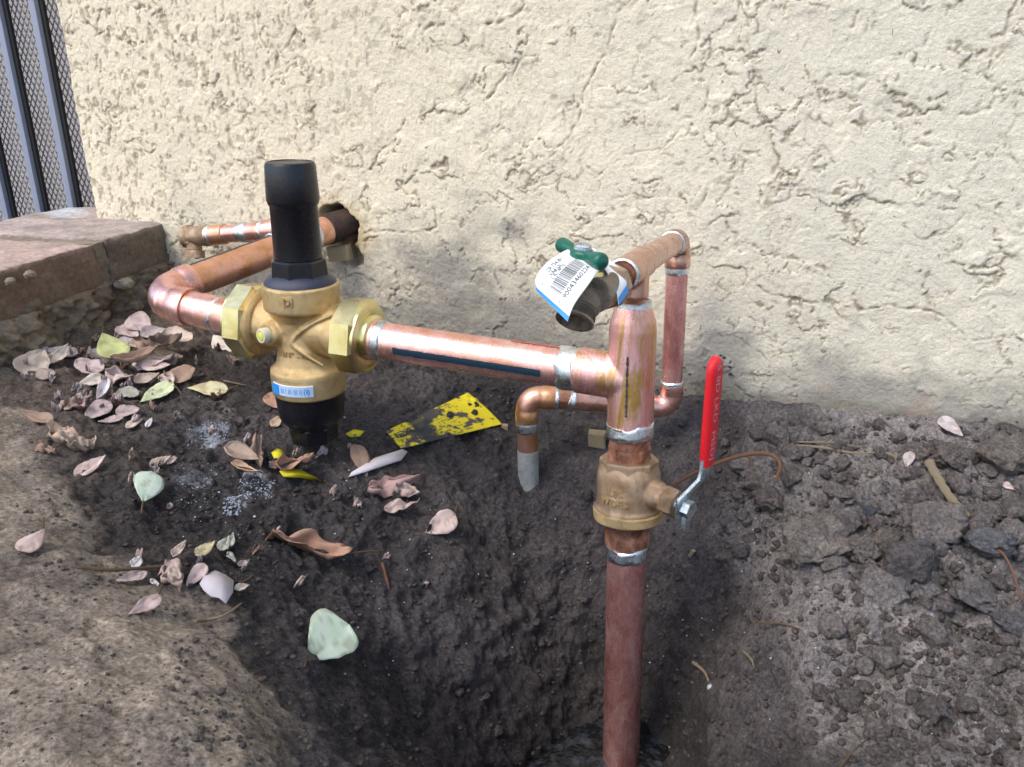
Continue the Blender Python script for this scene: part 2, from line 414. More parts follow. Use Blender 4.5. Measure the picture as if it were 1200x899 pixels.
mound = sst(-40, 40, poly_sd(PX, PY, [(860, 470), (1300, 480), (1800, 900), (1500, 1500), (950, 1300), (960, 880), (900, 730), (850, 620), (880, 540)])+nw*1.2)
litter = sst(-20, 20, poly_sd(PX, PY, [(20, 400), (190, 330), (300, 380), (290, 480), (120, 560), (20, 530)])+nw*.6)
pit = sst(-.10, -.24, GZ)
near = 1-sst(.0, .5, np.maximum(np.maximum((GX-.42)*4, (-.90-GX)*4), (-.84-GY)*4))
dark = (1-path)*(1-mound)
gxx, gyy = np.gradient(GZ, TX, TY, edge_order=1); NZ = 1/np.sqrt(1+gxx**2+gyy**2)
def F(sc, sd_, o=4, g=.5): return fbm3(GX*sc, GY*sc, GZ*sc, sd_, o, g)
flat_ = sst(.62, .88, NZ)
nA = F(60, 9, 2); n18 = F(20, 31, 4)
f1, f2, cid = worley(GX*34+nA*.6, GY*34-nA*.5, 3)
g1, g2, gid = worley(GX*85+nA*.8, GY*85+nA*.6, 4)
k1, k2, kid = worley(GX*190, GY*190, 6)
nB = F(34, 2, 6, .58); nC_ = F(120, 12, 4, .62); t3 = F(230, 63, 3, .65); t1 = F(9, 61, 5, .6); tw = F(7, 71, 3)
dz = fbm(GX*11, GY*11, 1, 3)*.010
dz += dark*(nB*.017+nC_*.006)
dz += mound*flat_*((.55-f1)*.020*(cid > .35)+(.5-g1)*.011*(gid > .3))+mound*(nB*.016+nC_*.006)
dz += (dark*.7+mound)*flat_*(.5-k1)*.0034*(kid > .45)
clump = sst(.0, .3, n18)
dz += dark*clump*flat_*((.5-g1)*.011*(gid > .35)+(.55-f1)*.009*(cid > .4))
dz += path*(n18*.007+nC_*.0028+t3*.0008-sst(.12, .3, F(34, 35, 2))*.0025+nB*.004)
t2 = nB[..., None]; t1 = t1[..., None]; t3 = t3[..., None]
dz *= near*(1-.6*sst(-.03, 0, GY)); DN = dz; ZB = GZ.copy(); NXn = -gxx*NZ*near; NYn = -gyy*NZ*near; dz = dz*np.minimum(1.8, 1/NZ)
GZ = GZ+dz
c_path = np.array([.33, .288, .238]); c_dark = np.array([.094, .086, .089]); c_md = np.array([.265, .25, .245])
C = c_dark*(1-path-mound)[..., None].clip(0)+c_path*path[..., None]+c_md*mound[..., None]
C = C*(1+.9*t1+.6*t2+.6*t3).clip(.25, 2)
wet = sst(-.1, .4, tw+.6*pit)[..., None]
C = C*(1-.5*wet*(1-.75*mound[..., None])*(1-path[..., None]))
up = (sst(.0, .05, GZ)*.45+.75*sst(-.64, -.74, GX+fbm(GX*20, GY*20, 93, 4)*.05))[..., None].clip(0, .85)*(1-path[..., None]); C = C*(1-up)+np.array([.21, .168, .125])*up*(1+.5*t2+.4*t3)
ch = fbm(GX*80, GY*80, 81, 5, .65)
def chalk(poly, soft=14): return sst(-soft, soft, poly_sd(PX, PY, poly)+fbm(GX*50, GY*50, 91, 4)*40)*sst(-.05, .22, ch)
chk = np.maximum.reduce([chalk([(215, 490), (262, 490), (268, 515), (235, 525)]), chalk([(262, 605), (275, 580), (318, 560), (328, 566), (290, 590), (272, 608)], 7),
                         chalk([(205, 560), (240, 565), (235, 595), (205, 590)])*.5])[..., None]
C = C*(1-.9*chk)+np.array([.50, .55, .62])*.9*chk
C = C.clip(.008, .7)
nx, ny = GX.shape
idx = np.arange(nx*ny).reshape(nx, ny)
Fq = np.stack([idx[:-1, :-1], idx[1:, :-1], idx[1:, 1:], idx[:-1, 1:]], -1).reshape(-1, 4)
ground = mk('ground', np.stack([GX+DN*NXn, GY+DN*NYn, ZB+DN*NZ], -1).reshape(-1, 3), Fq, M['soil'], smooth=180, colors=C.reshape(-1, 3), origin=(0, 0, 0))
tag(ground, kind='structure')
def H(x, y):
    i = np.clip(np.searchsorted(TX, x)-1, 0, nx-2); j = np.clip(np.searchsorted(TY, y)-1, 0, ny-2)
    u = (x-TX[i])/(TX[i+1]-TX[i]); v = (y-TY[j])/(TY[j+1]-TY[j])
    return (GZ[i, j]*(1-u)+GZ[i+1, j]*u)*(1-v)+(GZ[i, j+1]*(1-u)+GZ[i+1, j+1]*u)*v
def ground_at(px, py, lift=0.):
    r = ray(px, py); prev = .25
    for t in np.arange(.25, 2.2, .004):
        p = CAM+r*t
        if p[1] > -.001: p[1] = -.001; return np.array([p[0], p[1], p[2]])
        if p[2] < H(p[0], p[1])+lift: break
    lo, hi = t-.004, t
    for _ in range(8):
        m = (lo+hi)/2; p = CAM+r*m
        if p[2] < H(p[0], p[1])+lift: hi = m
        else: lo = m
    return CAM+r*hi
def gnormal(p, e=.008):
    return nrm([-(H(p[0]+e, p[1])-H(p[0]-e, p[1]))/(2*e), -(H(p[0], p[1]+e)-H(p[0], p[1]-e))/(2*e), 1])
def tint_at(p):
    i = np.clip(np.searchsorted(TX, p[0])-1, 0, nx-2); j = np.clip(np.searchsorted(TY, p[1])-1, 0, ny-2); return C[i, j]

# puddle at the foot of the pit
n = 44; V = [(-.10, -.31, -.252)]; Fc = []
for i in range(n):
    a = i/n*2*math.pi; r = .2; V.append((-.10+r*math.cos(a), -.31+r*math.sin(a), -.252))
for i in range(n): Fc.append((0, 1+i, 1+(i+1) % n))
w = mk('water', V, Fc, M['water'], smooth=None); tag(w, kind='structure')

# ------------------------------------------------------------------ stucco wall
WX = axis(-.935, .46, .0014, -.94, 3.0); WX = WX[WX >= -.9351]
WZ = axis(-.05, .53, .0014, -.4, 2.4)
AX, AZ = np.meshgrid(WX, WZ, indexing='ij')
qx, qy = proj(np.stack([AX, AX*0, AZ], -1).reshape(-1, 3)); qx = qx.reshape(AX.shape); qy = qy.reshape(AX.shape)
left = 1-sst(-.75, -.25, AX+fbm(AX*6, AZ*6, 3, 2)*.3)
wx = AX+fbm(AX*55, AZ*55, 1, 3)*.008; wz = AZ+fbm(AX*55, AZ*55, 2, 3)*.008
wx2 = wx+fbm(AX*170, AZ*170, 5, 3, .6)*.0035; wz2 = wz+fbm(AX*170, AZ*170, 6, 3, .6)*.0035
rag = fbm(AX*150, AZ*150, 8, 3)
groove = np.zeros(AX.shape); hh = fbm(AX*5, AZ*5, 3, 3)*.003
patchy = lambda s, sc, a, b: sst(a, b, fbm(AX*sc, AZ*sc, s, 3))
smooth_ = patchy(7, 9, -.05, .25)*(1-.5*left)
hh += fbm(wx*230, wz*190, 4, 3, .6)*.0006*(.7+.9*left)*(1-.8*smooth_)
def contour(f, t, w, mask, depth, step):
    """torn edge of a trowelled skin: a thin undercut with the skin standing proud on one side"""
    global hh, groove
    g = np.exp(-((f-t+w*.8)/w)**2)*mask
    groove = np.maximum(groove, g*min(1, depth/.0012)); hh = hh-g*depth+sst(t-w*.6, t+w*.9, f)*step*(.25+.75*mask)
contour(fbm(wx2*8, wz2*11, 11, 5, .6), .05, .010, patchy(12, 24, .0, .16), .0014, .0016)
contour(fbm(wx2*15, wz2*13, 14, 5, .6), -.10, .014, patchy(15, 30, .10, .24), .0012, .0010)
contour(fbm(wx2*10, wz2*16, 17, 5, .6), .17, .012, patchy(18, 26, .02, .16), .0014, .0015)
contour(fbm(wx2*26, wz2*24, 28, 4, .6), .16, .022, patchy(29, 40, .14, .28), .0010, .0006)
contour(fbm(wx*75, wz*40, 20, 3, .55), .10, .055, patchy(21, 70, .18, .34)*(.12+.88*left), .0014, .0004)
contour(fbm(wx*100, wz*52, 23, 3, .55), -.12, .07, patchy(24, 90, .20, .36)*(.08+.92*left), .0012, .0002)
contour(fbm(wx2*48, wz2*70, 26, 3, .55), .05, .04, patchy(27, 60, .2, .34)*(1-.7*left), .0008, .0003)
pits = sst(.28, .40, fbm(AX*150, AZ*95, 33, 2))*(.15+.75*left); hh -= pits*.0012; groove = np.maximum(groove, pits*.7)
cracks = [([(745, -5), (722, 20), (715, 40), (712, 60), (700, 75), (692, 95), (685, 110), (682, 130), (678, 145), (665, 160), (648, 178), (632, 200), (622, 215)], 1.),
 ([(605, -10), (611, 3), (612, 12), (600, 22), (585, 27), (562, 31)], 2.2), ([(520, 29), (508, 27), (498, 38), (496, 50), (501, 60)], 1.8), ([(505, 45), (515, 58), (527, 64)], 1.2),
 ([(607, 74), (600, 92)], 1.4), ([(592, 88), (582, 97), (578, 108), (567, 118)], 1.4), ([(470, 165), (462, 180), (448, 190), (430, 200)], .9),
 ([(875, -5), (880, 50), (885, 100), (890, 130), (900, 148), (912, 158), (925, 161), (932, 150), (937, 143)], 1.0), ([(940, 165), (955, 173), (968, 170), (980, 190)], .8),
 ([(1192, -5), (1182, 25), (1176, 40), (1163, 45), (1166, 55), (1158, 78), (1147, 82), (1165, 100), (1160, 125), (1145, 132), (1122, 136)], 1.2), ([(1165, 100), (1205, 95)], .8),
 ([(888, 335), (905, 345), (945, 355), (985, 357), (1010, 362), (1040, 358), (1060, 363), (1090, 364), (1105, 372), (1118, 387)], 1.3), ([(1118, 387), (1140, 400), (1165, 395)], .7),
 ([(428, 273), (445, 271), (480, 273), (512, 268), (508, 245)], 1.3), ([(340, 8), (346, 35), (338, 50), (324, 68), (321, 90), (320, 105)], 1.3),
 ([(365, 15), (372, 32), (360, 34)], 1.3), ([(830, 105), (832, 112), (826, 128), (818, 137), (803, 138)], 1.2), ([(833, 205), (830, 225), (818, 245)], 1.3), ([(858, 208), (852, 225), (842, 235)], 1.3),
 ([(820, 0), (815, 25), (820, 40), (808, 70)], 1.5), ([(1005, 15), (1000, 30), (995, 33)], 1.3), ([(1018, 20), (1015, 38)], 1.2), ([(1090, 32), (1085, 55), (1060, 62), (1025, 70), (1010, 85)], .7), ([(960, 97), (975, 88), (1000, 86), (1020, 92), (1010, 105)], .9),
 ([(685, 190), (700, 205), (735, 180), (775, 172), (800, 150)], .9), ([(720, 235), (745, 228), (780, 232), (785, 222)], .9), ([(560, 30), (590, 38), (592, 30)], .8),
 ([(860, 395), (885, 410), (905, 425), (925, 445), (945, 452)], .9), ([(1060, 265), (1080, 280), (1110, 275), (1130, 250), (1100, 245)], .8), ([(1140, 238), (1170, 255), (1182, 270)], .8),
 ([(205, 250), (240, 262), (300, 262)], .6), ([(120, 130), (145, 180)], .4), ([(480, 135), (462, 165), (446, 178), (432, 200)], 1.1), ([(640, 120), (632, 150)], .8), ([(745, 75), (740, 92)], 1.), ([(660, 132), (662, 150)], 1.),
 ([(1005, 265), (1003, 295), (1010, 300)], .7), ([(1190, 110), (1188, 150), (1180, 160), (1183, 185), (1200, 205)], .8), ([(1085, 185), (1100, 210), (1140, 205), (1150, 190)], .6)]
dm = np.full(AX.shape, 9.); dw = np.ones(AX.shape)
for pl, wgt in cracks:
    P = [at(x, y, 0.) for x, y in pl]
    for a, b in zip(P[:-1], P[1:]):
        i0 = np.searchsorted(WX, min(a[0], b[0])-.02); i1 = np.searchsorted(WX, max(a[0], b[0])+.02)
        j0 = np.searchsorted(WZ, min(a[2], b[2])-.02); j1 = np.searchsorted(WZ, max(a[2], b[2])+.02)
        sl = (slice(i0, i1), slice(j0, j1)); ex, ez = b[0]-a[0], b[2]-a[2]
        X_ = AX[sl]+(wx2-AX)[sl]*.55; Z_ = AZ[sl]+(wz2-AZ)[sl]*.55
        t = np.clip(((X_-a[0])*ex+(Z_-a[2])*ez)/(ex*ex+ez*ez), 0, 1)
        d = np.hypot(X_-a[0]-t*ex, Z_-a[2]-t*ez)/(.0010*(.5+.5*wgt)); m = d < dm[sl]
        dm[sl] = np.where(m, d, dm[sl]); dw[sl] = np.where(m, wgt, dw[sl])
g = np.exp(-dm**2)*(.55+1.3*rag).clip(.05, 1.2); hh -= g*.0022*dw.clip(.6, 1.6); groove = np.maximum(groove, g*dw.clip(.5, 1.1))
hole = at(396, 268, 0.)
hr = np.hypot(AX-hole[0], (AZ-hole[2])*1.0)+fbm(AX*60, AZ*60, 40, 3)*.010
hd = 1-sst(.020, .031, hr); hh -= hd*.035
hr2 = np.hypot(AX-hole[0]-.02, AZ-hole[2]+.034)+fbm(AX*90, AZ*90, 41, 3)*.008; hd2 = 1-sst(.008, .014, hr2); hh -= hd2*.014
hh += sst(-.925, -.935, AX)*-.012+fbm(AX*4, AZ*30, 66, 3)*.006*(1-sst(-.93, -.915, AX))
foot = 1-sst(.03, .075, AZ+fbm(AX*20, AZ*20, 50, 4)*.03+.06*sst(-.3, 0, AX))
hh -= foot*.002+foot*np.abs(fbm(AX*90, AZ*90, 51, 4))*.0035
inb = (1-sst(.44, .55, AX))*(1-sst(.51, .6, AZ)); hh = hh*inb; groove = groove*inb
cW = np.array([.755, .685, .52]); C2 = np.ones(AX.shape+(3,))*cW
cool = sst(-.6, .1, AX)[..., None]; C2 = C2*(1-cool)+np.array([.70, .66, .535])*cool
C2 *= (1+.05*fbm(AX*5, AZ*5, 60, 4))[..., None]
gr = groove.clip(0, 1)[..., None]; C2 = C2*(1-.72*gr)+np.array([.19, .14, .075])*.72*gr
n5 = fbm(AX*12, AZ*16, 70, 5, .6)
stz = sst(0, 1, (1.0-(AZ-.0)/(.165-.085*sst(-.35, -.02, AX)))*1.3+n5*1.4+.18)*.85
stz *= (.35+.65*sst(-.75, -.55, AX)); C2 = C2*(1-stz[..., None])+np.array([.25, .24, .215])*stz[..., None]
damp = sst(.3, 1., 1-(AZ-.005)/.035+n5*.7)[..., None]*.6; C2 = C2*(1-damp)+np.array([.15, .13, .085])*damp
ye = np.exp(-((np.hypot(AX-hole[0]-.005, AZ-hole[2])-.03)/.014)**2)*sst(-.3, .2, fbm(AX*50, AZ*50, 80, 4)+.1); C2 = C2*(1-.55*ye[..., None])+np.array([.50, .36, .13])*.55*ye[..., None]
ru = np.maximum(hd, hd2*.5)[..., None]; C2 = C2*(1-ru)+np.array([.10, .052, .032])*(1+.9*fbm(AX*80, AZ*80, 88, 4)[..., None]).clip(.3, 2)*ru
pk = sst(.25, .4, fbm(AX*24, AZ*24, 87, 3))*(AX > -.08)*(AZ < .14)*.35; C2 = C2*(1-pk[..., None])+np.array([.45, .33, .26])*pk[..., None]
V = np.stack([AX, -hh*(.82+.18*np.maximum(hd, hd2)), AZ], -1).reshape(-1, 3)
na, nb = AX.shape; idx = np.arange(na*nb).reshape(na, nb)
Fq = np.stack([idx[:-1, :-1], idx[1:, :-1], idx[1:, 1:], idx[:-1, 1:]], -1).reshape(-1, 4)
# return of the wall at its left corner, and its top
e = V[idx[0, :]]; ret = e.copy(); ret[:, 1] = .16; k0 = len(V)
V = np.vstack([V, ret]); C2f = np.vstack([C2.reshape(-1, 3), C2[0, :, :]])
rf = np.array([[idx[0, j], idx[0, j+1], k0+j+1, k0+j] for j in range(nb-1)]); Fq = np.vstack([Fq, rf])
wall = mk('stucco_wall', V, Fq, M['stucco'], smooth=180, colors=C2f.clip(.01, .8), origin=(0, 0, 0))
tag(wall, 'rough cream stucco house wall with cracks and a grey dirty foot', 'wall')

# ------------------------------------------------------------------ brick ledge
led = thing('brick_ledge', (-.9, -.2, .05), 'low ledge of pinkish grey bricks on a dirt covered footing beside the wall', 'ledge')
def lump(VF, mat, parent, name, tint, amp=.0025, sc=90, res=6, bev=.004, seed=0, top=None):
    """a beaten block: subdivided, roughened box with a colour of its own"""
    (c, s, ax) = VF
    V0, F0 = box(c, s, ax, bev)
    bm = bmesh.new(); vs = [bm.verts.new(v) for v in V0]
    for f in F0: bm.faces.new([vs[i] for i in f])
    bm.normal_update()
    long_e = [e for e in bm.edges if e.calc_length() > .02]
    bmesh.ops.subdivide_edges(bm, edges=long_e, cuts=res, use_grid_fill=True)
    bmesh.ops.triangulate(bm, faces=[f for f in bm.faces if len(f.verts) > 4]); bm.normal_update()
    Vv = np.array([v.co[:] for v in bm.verts]); N = np.array([v.normal[:] for v in bm.verts])
    d = fbm(Vv[:, 0]*sc+Vv[:, 2]*37, Vv[:, 1]*sc+Vv[:, 2]*sc, seed, 4, .6)
    Vn = Vv+N*(d*amp)[:, None]
    bm.verts.index_update(); Fc = [tuple(v.index for v in f.verts) for f in bm.faces]; bm.free()
    t = np.ones((len(Vn), 3))*np.array(tint)
    k = (1+.35*fbm(Vv[:, 0]*30, Vv[:, 1]*30+Vv[:, 2]*30, seed+5, 4))[:, None]; t = t*k
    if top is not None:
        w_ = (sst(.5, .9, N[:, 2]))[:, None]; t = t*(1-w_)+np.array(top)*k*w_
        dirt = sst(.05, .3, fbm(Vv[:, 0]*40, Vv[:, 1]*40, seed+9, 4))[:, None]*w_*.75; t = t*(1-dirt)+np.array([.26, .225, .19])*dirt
        if seed == 3:
            sx, sy = proj(Vn); sp = sst(-3, 3, poly_sd(sx, sy, [(54, 246), (72, 238), (88, 242), (100, 251), (86, 256), (62, 255)])+fbm(Vv[:, 0]*60, Vv[:, 1]*60, 2, 3)*14)[:, None]*w_*.75; t = t*(1-sp)+np.array([.55, .62, .66])*sp
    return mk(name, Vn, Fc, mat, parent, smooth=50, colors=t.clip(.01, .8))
zt = .1525
ca, cb, cc = at(189, 264, -.004), at(128, 287, -.13), at(0, 322, -.29)
ledir = nrm([cc[0]-cb[0], cc[1]-cb[1], 0]); ledn = np.array([ledir[1], -ledir[0], 0]);
if ledn[0] > 0: ledn = -ledn          # pointing away, to -X
def ledbrick(s0, s1, name_seed, tint, top, depth=.21, dz=0, inset=0, h=.055):
    p0 = np.array([-.811, 0, 0]); d = nrm([.045, -.30, 0]); nn = np.array([-d[1], d[0], 0]);
    if nn[0] > 0: nn = -nn
    c = p0+d*(s0+s1)/2+nn*(depth/2+inset); c = np.array([c[0], c[1], zt-h/2+dz])
    return lump((c, (depth, s1-s0, h), (nn, d, (0, 0, 1))), M['brick'], led, 'brick', tint, .0045, 70, 16, .006, name_seed, top)
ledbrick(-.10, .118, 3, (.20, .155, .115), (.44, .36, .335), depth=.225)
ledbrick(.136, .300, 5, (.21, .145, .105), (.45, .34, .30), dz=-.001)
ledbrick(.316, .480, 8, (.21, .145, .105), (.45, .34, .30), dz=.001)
# mortar joints and dirty footing
p0 = np.array([-.811, 0, 0]); d_ = nrm([.045, -.30, 0]); nn_ = np.array([d_[1], -d_[0], 0])
for s, w_ in ((.127, .018), (.308, .016)):
    c = p0+d_*s+nn_*(.105+.004); lump(((c[0], c[1], zt-.028), (.21, w_+.002, .050), (nn_, d_, (0, 0, 1))), M['brick'], led, 'mortar', (.24, .20, .15), .005, 120, 8, .002, int(s*100))
# footing: rough sheet of earth-caked concrete under the bricks
fs = np.arange(-.0, .62, .0025); fz = np.linspace(-.03, zt-.045, 66)
SS, ZZ = np.meshgrid(fs, fz, indexing='ij')
prof = (.006+.020*(1-(ZZ+.03)/(zt-.015)))+fbm(SS*22, ZZ*26, 7, 5, .65)*.026+fbm(SS*90, ZZ*90, 17, 4, .65)*.012
prof = np.where(ZZ > zt-.052, -.004, prof)
gx = p0[0]+d_[0]*SS-nn_[0]*prof; gy = p0[1]+d_[1]*SS-nn_[1]*prof
V = np.stack([gx, gy, ZZ], -1).reshape(-1, 3); na, nb = SS.shape
Vb = V.copy(); Vb[:, 0] -= .2; idx = np.arange(na*nb).reshape(na, nb)
Fq = np.stack([idx[:-1, :-1], idx[1:, :-1], idx[1:, 1:], idx[:-1, 1:]], -1).reshape(-1, 4)
k0 = len(V); topb = V[idx[:, -1]].copy(); topb[:, 0] -= .22; V = np.vstack([V, topb])
Fq = np.vstack([Fq, np.array([[idx[i, -1], idx[i+1, -1], k0+i+1, k0+i] for i in range(na-1)])])
tt = (1+.55*fbm(SS*18, ZZ*18, 27, 5, .6))[..., None]*np.array([.225, .175, .122])
lite = sst(.05, .3, fbm(SS*14, ZZ*14, 28, 4)+.3*(ZZ < .07))[..., None]; tt = tt*(1-lite*.5)+np.array([.34, .28, .20])*lite*.5
tt = np.vstack([tt.reshape(-1, 3), tt[:, -1]])
mk('footing', V, Fq, M['brick'], led, smooth=180, colors=tt.clip(.01, .6))
# chunks of stone and mortar caked in the footing
for (px, py, yy, r, tn) in ((35, 322, -.258, .006, (.26, .22, .17)), (12, 330, -.28, .005, (.26, .22, .17)), (147, 333, -.11, .011, (.30, .27, .2)), (30, 362, -.25, .016, (.19, .15, .1)), (118, 352, -.15, .015, (.15, .11, .07)), (178, 322, -.03, .012, (.16, .12, .08))):
    V0, F0 = ico(3); c = at(px, py, yy); V1 = V0*(1+.5*fbm(V0[:, 0]*2+px, V0[:, 1]*2+V0[:, 2]*2, 5, 4))[:, None]*np.array([.8, 1.2, .75])*r+c
    mk('mortar_lump', V1, F0, M['brick'], led, smooth=60, colors=np.ones((len(V1), 3))*np.array(tn))
# ------------------------------------------------------------------ security fence left of the wall
fen = thing('metal_fence', (-1.1, .10, 0), 'blue grey metal fence with upright bars over expanded mesh left of the wall', 'fence')
for i, (px, py) in enumerate(((63, 120), (22, 120), (-19, 120), (-62, 120), (-108, 120))):
    x = at(px, py, .10)[0]
    V, Fc = box((x, .10, .45), (.0115, .0125, 1.3), None, .0008); mk('bar', V, Fc, M['bar'], fen)
    V, Fc = box((x+.0095, .1035, .45), (.0072, .0055, 1.28), None, .0003); mk('shade_strip', V, Fc, M['shade_black'], fen)  # added black strip, painted shade along the right side of each bar
for z in (-.16, 1.08):
    V, Fc = box((-1.25, .1001, z), (.66, .02, .03), None, .001); mk('rail', V, Fc, M['bar'], fen)
cw, chh = .0098, .0165; V = []; Fc = []; x0, x1, z0, z1 = -1.56, -.90, -.15, 1.07
cols = int((x1-x0)/cw); rows = int((z1-z0)/chh)
st = .0027
for i in range(cols):
    xc = x0+i*cw
    for j in range(rows):
        zc = z0+j*chh
        # two slanted strands of each diamond, slit edge proud of the other
        for sgn in (-1, 1):
            a = (xc+cw/2, zc); b = (xc+cw/2+sgn*cw/2, zc+chh/2)
            c = (xc+cw/2, zc+chh)
            for (p, q) in ((a, b), (b, c)):
                n0 = len(V); y0, y1_ = (.118, .1165)
                V += [(p[0]-st*.55, y0, p[1]), (p[0]+st*.55, y1_, p[1]), (q[0]+st*.55, y1_, q[1]), (q[0]-st*.55, y0, q[1])]
                Fc.append((n0, n0+1, n0+2, n0+3))
mo = mk('expanded_mesh', V, np.array(Fc), M['meshpaint'], fen, smooth=None)
sm = mo.modifiers.new('thick', 'SOLIDIFY'); sm.thickness = .0012
tag(mo, kind='stuff')
V, Fc = box((-2.3, .62, 1.0), (3.4, .1, 2.6)); bw = mk('neighbouring_wall', V, Fc, plastic('taupe_render', (.36, .34, .34), .9, .4, .002, 8))
tag(bw, 'plain taupe wall seen dimly through the fence mesh', 'wall')

# ------------------------------------------------------------------ pipework
tee = at(740, 443, -.25); foot_p = at(727, 905, -.29); RD = nrm(tee-foot_p)
def riser(py):
    """point of the riser axis seen at image height py"""
    lo, hi = -.3, .5
    for _ in range(40):
        m = (lo+hi)/2; P = tee-RD*m; y = proj(P[None])[1][0]
        if y < py: lo = m
        else: hi = m
    return tee-RD*lo
def ring(p, d, r, w, parent, name='solder_ring', mat='solder', b=.0011):
    d = nrm(d); prof = [(-w/2, r-.0006), (-w/2+w*.12, r+b*.8), (-w*.15, r+b), (w*.2, r+b*.55), (w/2-w*.1, r+b*.8), (w/2, r-.0006)]
    V, Fc = lathe(p, d, prof, 48, cap=False)
    V = V+nrmrows(V-p-np.outer((V-p)@d, d))*(fbm(V[:, 0]*300+V[:, 1]*200, V[:, 2]*300+V[:, 1]*100, 5, 3)*.0004)[:, None]
    ax = np.outer(fbm(V[:, 0]*110+V[:, 1]*90, V[:, 2]*110, 15, 2)*w*.30, d); V = V+ax
    return mk(name, V, Fc, M[mat], parent, smooth=60)
def nrmrows(A): return A/np.maximum(1e-9, np.linalg.norm(A, axis=1))[:, None]
def pipe(a, b, r, mat, parent, name='pipe', cap=True, segs=40):
    a = np.array(a); b = np.array(b); n = max(2, int(np.linalg.norm(b-a)/.006)); P = a+(b-a)*np.linspace(0, 1, n)[:, None]
    return mk(name, *tube(P, r, segs, cap), M[mat], parent, smooth=50)
def elbow(c, d1, d2, R_, r, mat, parent, name='elbow', cup=.012, rc=None):
    """fitting turning from direction d1 (arriving) to d2 (leaving) about corner c, with cups"""
    d1 = nrm(d1); d2 = nrm(d2); c = np.array(c); ang = math.acos(np.clip(d1@d2, -1, 1)); t = R_*math.tan(ang/2)
    P0 = c-d1*t; ctr_dir = nrm(d2-d1*(d1@d2)); ctr = P0+ctr_dir*R_
    pts = []; rad = []; rc = rc or r+.0016
    for s, rr in ((-cup, rc*.985), (-cup+.001, rc), (-.002, rc), (.0, r)): pts.append(P0+d1*s); rad.append(rr)
    N = 16
    for i in range(1, N):
        a = ang*i/N; pts.append(ctr-ctr_dir*R_*math.cos(a)+d1*R_*math.sin(a)); rad.append(r+.0002)
    P1 = c+d2*t
    for s, rr in ((.0, r), (.002, rc), (cup-.001, rc), (cup, rc*.985)): pts.append(P1+d2*s); rad.append(rr)
    return mk(name, *tube(pts, rad, 40), M[mat], parent, smooth=50)
r1, r2 = .0168, .0109
nutL, nutR = at(289, 375, -.25), at(421, 394, -.25)

# ---- main assembly: run, tee, branch to the bib, low branch
pw = thing('copper_pipework', tee, 'bright copper run, tee and thin looping branch right of the black capped regulator', 'pipework')
run0 = at(433, 397, -.25); rund = nrm(tee-run0); L = np.linalg.norm(tee-run0)
pipe(run0-rund*.02, tee, r1, 'copper', pw)
V, Fc = lathe(run0-rund*.012, rund, [(0, r1+.002), (.022, r1+.0022), (.0225, r1)], 44); mk('coupling', V, Fc, M['copper'], pw)
ring(run0+rund*.0125, rund, r1+.0004, .0095, pw)
ring(tee-rund*.053, rund, r1+.0006, .017, pw, b=.0014)
# blue print stripe and red print on the pipe
def strip(p, d, r, t0, t1, a0, a1, ref, name, mat, parent, rag=0.):
    d = nrm(d); u = nrm(np.array(ref)-np.dot(ref, d)*d); v = np.cross(d, u); V = []; Fc = []; n = 40; m = 6
    for i in range(n+1):
        t = t0+(t1-t0)*i/n; w_ = 1-rag*abs(math.sin(i*2.7)*math.sin(i*.9))
        for j in range(m+1):
            a = a0+(a1-a0)*(.5+(j/m-.5)*w_); V.append(np.array(p)+d*t+(u*math.cos(a)+v*math.sin(a))*(r+.00035))
    for i in range(n):
        for j in range(m): k = i*(m+1)+j; Fc.append((k, k+1, k+m+2, k+m+1))
    return mk(name, V, Fc, M[mat], parent, smooth=180)
tocam = nrm(CAM-(run0+tee)/2)
upn = nrm(np.cross(rund, tocam)); 
sgn = 1 if np.cross(rund, tocam)[2] < 0 else -1
strip(run0, rund, r1, .032, L-.073, R(16)*sgn, R(38)*sgn, tocam, 'ink_stripe', 'inkblue', pw, .12)
strip(run0, rund, r1, L-.105, L-.045, R(-80)*sgn, R(-66)*sgn, tocam, 'ink_stripe', 'inkred', pw, .7)
# main tee with reducing top
pb, pt = riser(512), riser(352)
Lv = np.linalg.norm(pt-pb)
tz = np.dot(tee-pb, RD)
rt = r1+.0024
prof = [(0, rt*.97), (.001, rt), (tz+.040, rt), (tz+.047, rt*.96), (tz+.060, .0142), (tz+.064, .0126), (Lv-.001, .0124), (Lv, .012)]
mb = MB().add(lathe(pb, RD, prof, 56)).add(lathe(tee-rund*.046, rund, [(0, rt*.97), (.001, rt), (.028, rt), (.046, rt*1.0)], 48))
o = mb.build('tee_fitting', M['copper_v'], pw, smooth=50)
rm = o.modifiers.new('r', 'REMESH'); rm.mode = 'VOXEL'; rm.voxel_size = .0011; rm.use_smooth_shade = True
s_ = o.modifiers.new('s', 'SMOOTH'); s_.factor = .5; s_.iterations = 7
strip(tee, RD, rt+.0002, -.028, .022, R(-2), R(5), (math.sin(0), -1, 0), 'ink_stripe', 'ink', pw, .8)
# socket, solder and adapter into the valve
ring(riser(503), RD, rt-.0004, .013, pw, b=.0012)
V, Fc = lathe(riser(545), RD, [(0, r1*1.02), (.016, r1*1.05), (.017, r1), (.034, r1)], 44); mk('adapter', V, Fc, M['copper_dark'], pw)
